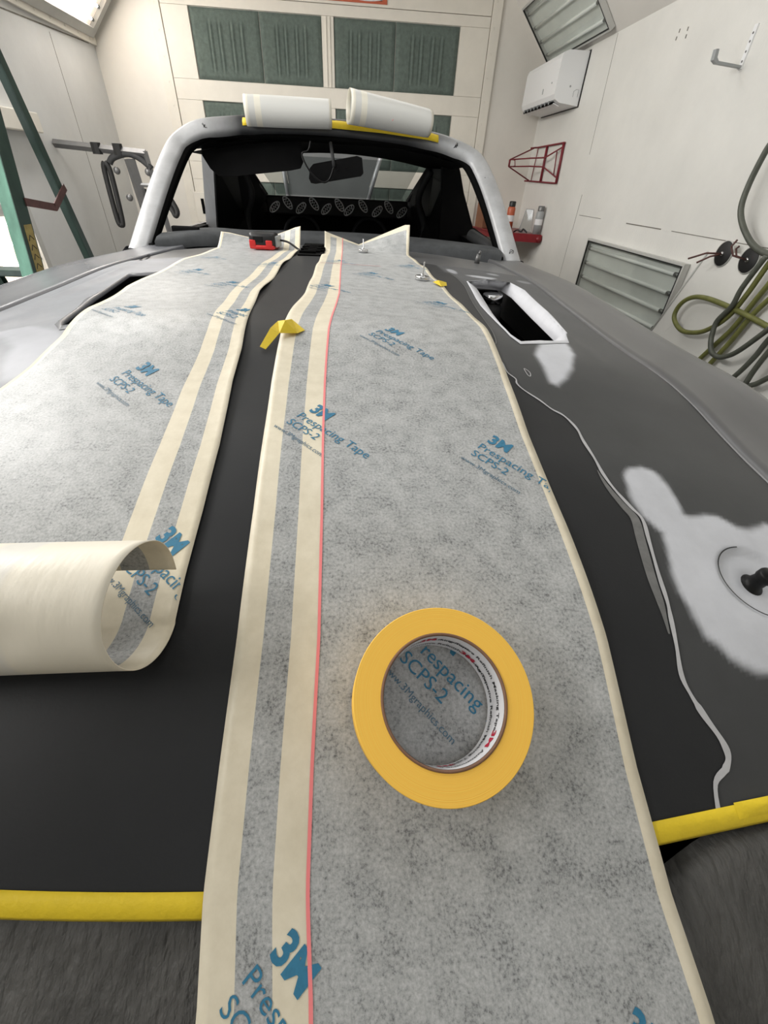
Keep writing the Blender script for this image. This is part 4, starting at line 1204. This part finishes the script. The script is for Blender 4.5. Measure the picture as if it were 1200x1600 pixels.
# ------------------------------------------------------------------ red wire rack on the right wall
rk = thing('wire_rack', (XR, 4.75, 1.3), 'red wire filter-bag rack on the right wall below the air conditioner', 'rack')
x1 = XR - .012; x2 = XR - .25
mb = MB()
mb.tube([(x1, 4.38, 1.177), (x1, 4.408, 1.441)], .011, 8); mb.tube([(x1, 4.76, 1.18), (x1, 4.775, 1.43)], .011, 8); mb.build('post', M['redwire'], rk, True)
mb = MB()
mb.tube([(x1, 4.39, 1.437), (x1, 5.02, 1.43), (x1 - .05, 5.06, 1.425)], .006, 7); mb.tube([(x1, 4.39, 1.180), (x1, 5.02, 1.187), (x1 - .05, 5.06, 1.187)], .006, 7)
mb.build('rail', M['redwire'], rk, True)
mb = MB()
mb.tube([(x1, 5.00, 1.43), (x1, 5.02, 1.19)], .004, 6)
for z0, z1, z2 in ((1.43, 1.335, 1.345), (1.19, 1.285, 1.29)):
    mb.tube([(x1 - .02, 5.02, z0), (x2, 5.02, z1), (x2 + .12, 4.78, z2), (x1 - .05, 4.63, z2 + (.003 if z0 > 1.3 else -.003)), (x1, 4.42, z0 - (.02 if z0 > 1.3 else -.03))], .0055, 7)
mb.tube([(x2, 5.02, 1.335), (x2, 5.02, 1.285)], .009, 7); mb.tube([(x1 - .01, 4.49, 1.385), (x1 - .01, 4.45, 1.235)], .005, 6)
mb.tube([(x2 + .02, 5.01, 1.335), (x2 + .02, 4.93, 1.330), (x2 + .03, 4.93, 1.29), (x2 + .02, 5.01, 1.285)], .004, 6)
mb.build('wire', M['redwire'], rk, True)

# ------------------------------------------------------------------ corner shelf with things
sh = thing('corner_shelf', (1.45, 4.8, .79), 'red metal shelf in the right corner behind the car roof pillar', 'shelf')
MB().prism([(1.19, 5.15, .795), (1.30, 4.56, .795), (XR - .005, 4.43, .795), (XR - .005, 5.15, .795)], (0, 0, .008)).build('tray', M['red'], sh)
MB().prism([(1.30, 4.56, .750), (XR - .012, 4.43, .750), (XR - .012, 4.43, .812), (1.30, 4.56, .812)], (.003, .014, 0)).build('front_lip', M['red'], sh)
MB().prism([(1.19, 5.15, .770), (1.30, 4.56, .760), (1.30, 4.56, .812), (1.19, 5.15, .812)], (.012, .002, 0)).build('side_lip', M['red'], sh)
MB().cyl((XR - .03, 4.425, .775), (XR - .03, 4.455, .775), .026).build('end_knob', M['red'], sh, True)
MB().prism([(1.40, 4.54, .75), (1.50, 4.51, .75), (1.50, 4.51, .71), (1.40, 4.54, .71)], (.003, .02, 0)).prism([(1.24, 4.88, .765), (1.27, 4.72, .765), (1.27, 4.72, .67), (1.24, 4.88, .67)], (.012, 0, 0)).build('bracket', M['red'], sh)
bx = MB().box((1.305, 5.03, .9045), (.10, .13, .200), Matrix.Rotation(math.radians(20), 3, 'Z'), bev=.004).build('cardboard_box', M['wood_box'])
tag(bx, 'brown cardboard box at the left end of the red shelf', 'box')
def spray_can(x, y, r, h, body, cap, label, extra=None):
    t = thing('spray_can', (x, y, .803), label, 'spray can')
    MB().lathe([(.0001, 0), (r, 0), (r, h * .78), (r * .75, h * .84), (.0001, h * .84)], (x, y, .8035), None, 24).build('can', body, t, True)
    MB().lathe([(r * .82, h * .83), (r * .85, h * .98), (r * .7, h), (.0001, h)], (x, y, .8035), None, 24).build('cap', cap, t, True)
    if extra: MB().lathe([(r * 1.01, h * .36), (r * 1.01, h * .56)], (x, y, .8035), None, 24).build('printed_band', extra, t, True)
spray_can(1.455, 4.66, .034, .235, M['can_orange'], M['tm_black'], 'orange spray can with black cap on the red shelf', M['label_w'])
spray_can(1.672, 4.50, .034, .215, M['grey_plastic'], M['steel_grey'], 'grey spray can at the right end of the red shelf', M['label_w'])
cup = MB().lathe([(.001, .0), (.052, .0), (.047, .05), (.03, .085), (.012, .10), (.001, .10)], (1.335, 4.72, .8035), None, 24).build('paint_cup', M['white_plastic'], None, True)
tag(cup, 'white plastic funnel-shaped cup on the red shelf beside the pillar', 'cup')
tr = thing('plastic_tray', (1.60, 4.56, .81), 'clear plastic tray leaning beside the grey spray can on the red shelf', 'tray')
MB().prism([(1.545, 4.60, .815), (1.64, 4.56, .815), (1.635, 4.60, .985), (1.58, 4.62, .985)], (.002, .006, 0)).build('sheet', M['clear'], tr)
MB().tube([(1.54, 4.60, .813), (1.645, 4.555, .813), (1.64, 4.595, .987), (1.578, 4.62, .987), (1.54, 4.60, .813)], .0035, 6).build('rim', M['grey_plastic'], tr, True)
wc = MB().tube(spline([(1.50, 4.62, .81), (1.52, 4.58, .83), (1.55, 4.56, .82), (1.57, 4.57, .84), (1.60, 4.54, .815)], 5), .006, 7).build('black_cable', M['tm_black'], None, True)
tag(wc, 'short coil of black cable lying on the red shelf', 'cable')

# ------------------------------------------------------------------ hook bracket, dots on the right wall
hk = thing('wall_hook', (XR, 2.58, 1.66), 'grey steel bracket hook screwed high on the right wall', 'hook')
MB().box((XR - .003, 2.58, 1.668), (.006, .022, .135)).build('back_strip', M['white_plastic'], hk)
mb = MB()
for z in (1.625, 1.655, 1.685, 1.71): mb.cyl((XR - .0055, 2.58, z), (XR - .0075, 2.58, z), .004, None, 8)
mb.build('strip_holes', M['steel_grey'], hk)
MB().prism([(XR - .006, 2.57, 1.604), (1.59, 2.57, 1.612), (1.572, 2.57, 1.622), (1.568, 2.57, 1.655), (1.580, 2.57, 1.655), (1.585, 2.57, 1.63), (1.597, 2.57, 1.620), (XR - .006, 2.57, 1.612)], (0, .022, 0)).build('arm', M['grey_plastic'], hk)
for y, z in ((3.123, 1.819), (3.198, 1.826), (3.206, 1.80), (3.117, 1.792)):
    o = MB().box((XR - .001, y, z), (.002, .006, .014)).build('screw_hole_mark', M['seam'], wall_right)

# white access panel, magnetic discs
pn = MB().prism([(XR - .045, 2.215, .955), (XR - .045, 2.50, .30), (XR - .045, -1.2, .30), (XR - .045, -1.2, .985), (XR - .045, 1.86, .982)], (.044, 0, 0)).build('wall_panel', M['wall_r'])
tag(pn, 'white sheet panel on the right wall carrying two black discs', 'panel')
ed = MB().tube([(XR - .046, 2.215, .952), (XR - .046, 2.44, .43)], .006, 6).build('bent_edge', M['frame_grey'], pn, True)
def disc(y, z, label, hook_pts):
    t = thing('magnetic_disc', (XR - .046, y, z), label, 'magnet', 'black discs on the right wall panel')
    rx = Matrix.Rotation(-math.pi / 2, 3, 'Y')
    MB().lathe([(.0001, .006), (.045, .006), (.048, .003), (.048, 0)], (XR - .047, y, z), rx, 32).build('disc', M['black_seal'], t, True)
    MB().lathe([(.051, .0), (.0515, .004), (.0485, .0045)], (XR - .0465, y, z), rx, 32).build('rim', M['frame_grey'], t, True)
    MB().lathe([(.008, .006), (.008, .014), (.0001, .015)], (XR - .047, y, z), rx, 12).build('boss', M['steel'], t, True)
    mb = MB()
    for hp in hook_pts: mb.tube(hp, .004, 7)
    mb.build('hook', M['rust'], t, True)
xd = XR - .06
disc(2.112, .958, 'black magnetic disc nearer the light box, hooks pointing left', [[(xd, 2.112, .958), (xd - .05, 2.14, .955), (xd - .09, 2.19, .925)], [(xd, 2.112, .956), (xd - .04, 2.12, .945), (xd - .07, 2.15, .915)]])
disc(1.955, .955, 'black magnetic disc nearer the hose, hooks pointing up', [[(xd, 1.955, .955), (xd - .04, 1.99, .965), (xd - .05, 2.01, .995), (xd - .05, 1.995, 1.02)], [(xd, 1.955, .955), (xd - .04, 1.97, .965), (xd - .045, 1.985, .99), (xd - .045, 1.975, 1.0)]])
ch = MB().tube([(XR - .046, 1.925, .862), (XR - .047, 1.915, .868), (XR - .047, 1.905, .862), (XR - .047, 1.91, .848), (XR - .046, 1.925, .846)], .0012, 5).build('chip_mark', M['frame_grey'], pn)

# ------------------------------------------------------------------ hoses
xh = 1.624
HP = dict(A=[(2.02, 1.52), (2.075, 1.42), (2.105, 1.349), (2.125, 1.311), (2.134, 1.200), (2.111, 1.114), (2.024, 1.042), (1.907, .994), (1.70, .975)],
          B=[(1.55, .74), (1.646, .767), (1.851, .785), (2.039, .790), (2.139, .770), (2.192, .724), (2.190, .667), (2.105, .632), (2.005, .648), (1.934, .684), (1.865, .753), (1.828, .849), (1.80, .967)],
          C=[(1.74, 1.02), (1.773, .928), (1.804, .818), (1.836, .716), (1.887, .625), (1.944, .523), (1.98, .42)],
          D=[(1.66, 1.0), (1.727, .869), (1.774, .781), (1.812, .662), (1.870, .519), (1.90, .42)],
          E=[(1.85, .80), (1.888, .73), (1.881, .68), (1.865, .645), (1.835, .613), (1.795, .606), (1.757, .616), (1.699, .662), (1.60, .80)],
          F=[(1.58, .80), (1.618, .732), (1.637, .651), (1.675, .562), (1.715, .513), (1.76, .42)],
          G=[(1.55, .78), (1.580, .683), (1.592, .615), (1.596, .555), (1.607, .500), (1.62, .42)], H=[(1.48, .66), (1.525, .614), (1.560, .575), (1.597, .546), (1.63, .50)])
mb = MB()
pathA = [(y, z, .0) for y, z in HP['B']] + [(1.785, 1.005, .01)] + [(y, z, .024) for y, z in HP['C'][1:]] + [(1.975, .33, .03), (1.925, .33, .03)] + [(y, z, .022) for y, z in HP['D'][::-1]] + [(1.64, 1.06, .03)]
pathB = [(1.81, .985, -.02), (1.84, .87, -.025)] + [(y, z, -.02) for y, z in HP['E']] + [(1.572, .845, -.01)] + [(y, z, 0) for y, z in HP['F'][1:]] + [(1.745, .35, 0), (1.68, .345, 0)] + [(y, z, -.012) for y, z in HP['G'][::-1]] + [(1.50, .80, -.01)] + [(y, z, 0) for y, z in HP['H']] + [(1.655, .40, 0), (1.65, .30, 0)]
for k, pth in enumerate((pathA, pathB)):
    mb.cur = k
    mb.tube(spline([(xh + dx, y, z) for y, z, dx in pth], 8), .0105, 10)
ho = mb.build('air_hose', [M['hose'], M['hose_d']], None, True); tag(ho, 'tangled olive green air hose hanging on the right wall', 'hose')
ho2 = MB().tube(spline([(1.653, y, z) for y, z in HP['A']], 10), .0115, 10).build('air_hose', M['hose_d'], None, True)
tag(ho2, 'single loop of dark grey hose above the green tangle', 'hose')

# ------------------------------------------------------------------ green stepladder
XD = -1.15
ld = thing('stepladder', (XD, 2.03, 0), 'green fibreglass stepladder standing open beside the left wing', 'ladder')
def rail(name, x, p0, p1, w, d, sgn, front_mat=None):
    """C-section rail: web at x, flanges running away from it; sgn = side the flanges go"""
    a, b = Vector((x, *p0)), Vector((x, *p1)); t = (b - a).normalized(); n = Vector((0, -t.z, t.y)) if False else t.cross(Vector((1, 0, 0))).normalized()
    X_ = Vector((1, 0, 0)); th = .004; mb = MB()
    if n.y > 0: n = -n                                   # n points to the photographer
    def sl(u0, u1, x0, x1, mi):
        mb.cur = mi
        mb.prism([a + n * u0 + X_ * x0, a + n * u1 + X_ * x0, a + n * u1 + X_ * x1, a + n * u0 + X_ * x1], b - a)
    sl(-w / 2, w / 2, -th / 2, th / 2, 1); sl(w / 2 - th, w / 2, 0, sgn * d, 0); sl(-w / 2, -w / 2 + th, 0, sgn * d, 1)
    return mb.build(name, [front_mat or M['green'], M['green_d']], ld)
FT, RTp = ((1.630, 0.0), (2.030, 1.65)), ((2.443, 0.0), (2.033, 1.65))
for x, sg in ((XD, -1), (XD - .46, 1)):
    rail('front_rail', x, *FT, .066, .042, sg)
    rail('rear_rail', x, *RTp, .034, .026, sg, M['green_d'])
    mb = MB()
    mb.box(Vector((x - sg * .006, 1.995, 1.036)), (.004, .175, .024), Matrix.Rotation(math.radians(-8), 3, 'X'))
    mb.box(Vector((x - sg * .006, 2.140, 1.054)), (.004, .135, .024), Matrix.Rotation(math.radians(27), 3, 'X'))
    mb.build('spreader', M['rust'], ld)
for k in range(5):
    z = .28 + .28 * k; y = 1.63 + .242 * z
    MB().box((XD - .23, y + .01, z), (.45, .075, .022), bev=.004).build('step', M['green_d'], ld)
for z in (.30, .62):
    y = 2.443 - .248 * z; MB().tube([(XD, y, z), (XD - .46, y, z)], .009, 8).build('rear_brace', M['steel_grey'], ld, True)
MB().box((XD - .23, 2.03, 1.665), (.52, .16, .035), bev=.008).build('top_cap', M['green_d'], ld)
st = MB()
za, zb = .70, .985
ya, yb = 1.63 + .2424 * za, 1.63 + .2424 * zb
st.prism([(XD + .0022, ya - .016, za), (XD + .0022, ya + .028, za), (XD + .0022, yb + .028, zb), (XD + .0022, yb - .016, zb)], (.0006, 0, 0))
stk = st.build('warning_sticker', M['sticker'], ld)
mb = MB(); r = random.Random(3)
for k in range(9):
    z = za + .02 + .028 * k; y = 1.63 + .2424 * z
    mb.tube([(XD + .003, y - .010, z - .006), (XD + .003, y + .004, z + .010), (XD + .003, y + .020, z - .004)], .0016, 4)
mb.build('sticker_print', M['ink_black'], stk)
# ------------------------------------------------------------------ body panel stand behind the car
ps = thing('panel_stand', (-1.55, 4.2, 0), 'grey steel panel stand with padded black arms by the left wall', 'stand')
Yp = 4.05
def sc(p, Yn=Yp, Y0=3.6): return (p[0] * Yn / Y0, Yn, 1.17 + (p[1] - 1.17) * Yn / Y0)
bar = [sc((-1.85, 1.247)), sc((-1.305, 1.220))]
MB().tube(bar, .024, 4).build('cross_bar', M['steel_grey'], ps)
mb = MB()
for x in (-1.60, -1.47): mb.tube([sc((x, 1.262)), sc((x, 1.205))], .034, 8)
mb.build('clamp', M['black_seal'], ps)
mb = MB(); mb.tube([sc((-1.415, 1.19)), (-1.50, Yp, .02)], .038, 4); mb.tube([sc((-1.310, 1.232)), (-1.36, Yp, .02)], .020, 4)
mb.tube([sc((-1.405, 1.06)), sc((-1.325, 1.06))], .014, 6); mb.tube([(-1.62, Yp - .4, .02), (-1.62, Yp + .4, .02)], .025, 4); mb.tube([(-1.62, Yp, .025), (-1.34, Yp, .025)], .024, 4)
mb.build('post', M['steel_grey'], ps)
MB().tube(spline([sc((-1.545, 1.165)), sc((-1.51, 1.195)), sc((-1.42, 1.216)), sc((-1.35, 1.195)), sc((-1.29, 1.145))], 6), .021, 8).build('curved_arm', M['rubber'], ps, True)
def pad(a, b):
    mb = MB(); a, b = Vector(a), Vector(b)
    o1, o2 = Vector((-.018, 0, 0)), Vector((.018, 0, 0))
    mb.tube(spline([a + Vector((0, 0, 0)), a + o1 + Vector((0, 0, -.05)), b + o1 + Vector((0, 0, .04)), b, b + o2 + Vector((0, 0, .04)), a + o2 + Vector((.004, 0, -.05)), a], 6), .019, 8)
    return mb.build('padded_arm', M['black_seal'], ps, True)
pad(sc((-1.575, 1.165)), sc((-1.583, .835)))
pad(sc((-1.262, 1.09)), sc((-1.205, .900)))
for p in ((-1.513, 1.128), (-1.318, 1.128), (-1.478, .99), (-1.19, 1.105)):
    c = sc(p); MB().lathe([(.001, -.022), (.018, -.018), (.024, 0), (.018, .018), (.001, .022)], c, Matrix.Rotation(math.pi / 2, 3, 'X'), 12).build('knob', M['steel_grey'], ps, True)
MB().box(sc((-1.39, .97)), (.07, .03, .16), bev=.008).build('clamp_plate', M['black_seal'], ps)
kb = MB().box((-1.46, YB - .045, .86), (.11, .008, .24), bev=.004).build('switch_plate', M['trim'])
tag(kb, 'white latch plate with dark slot on the back wall past the left pillar', 'latch plate')
MB().box((-1.44, YB - .051, .87), (.028, .006, .12), bev=.0025).build('slot', M['blacker'], kb)
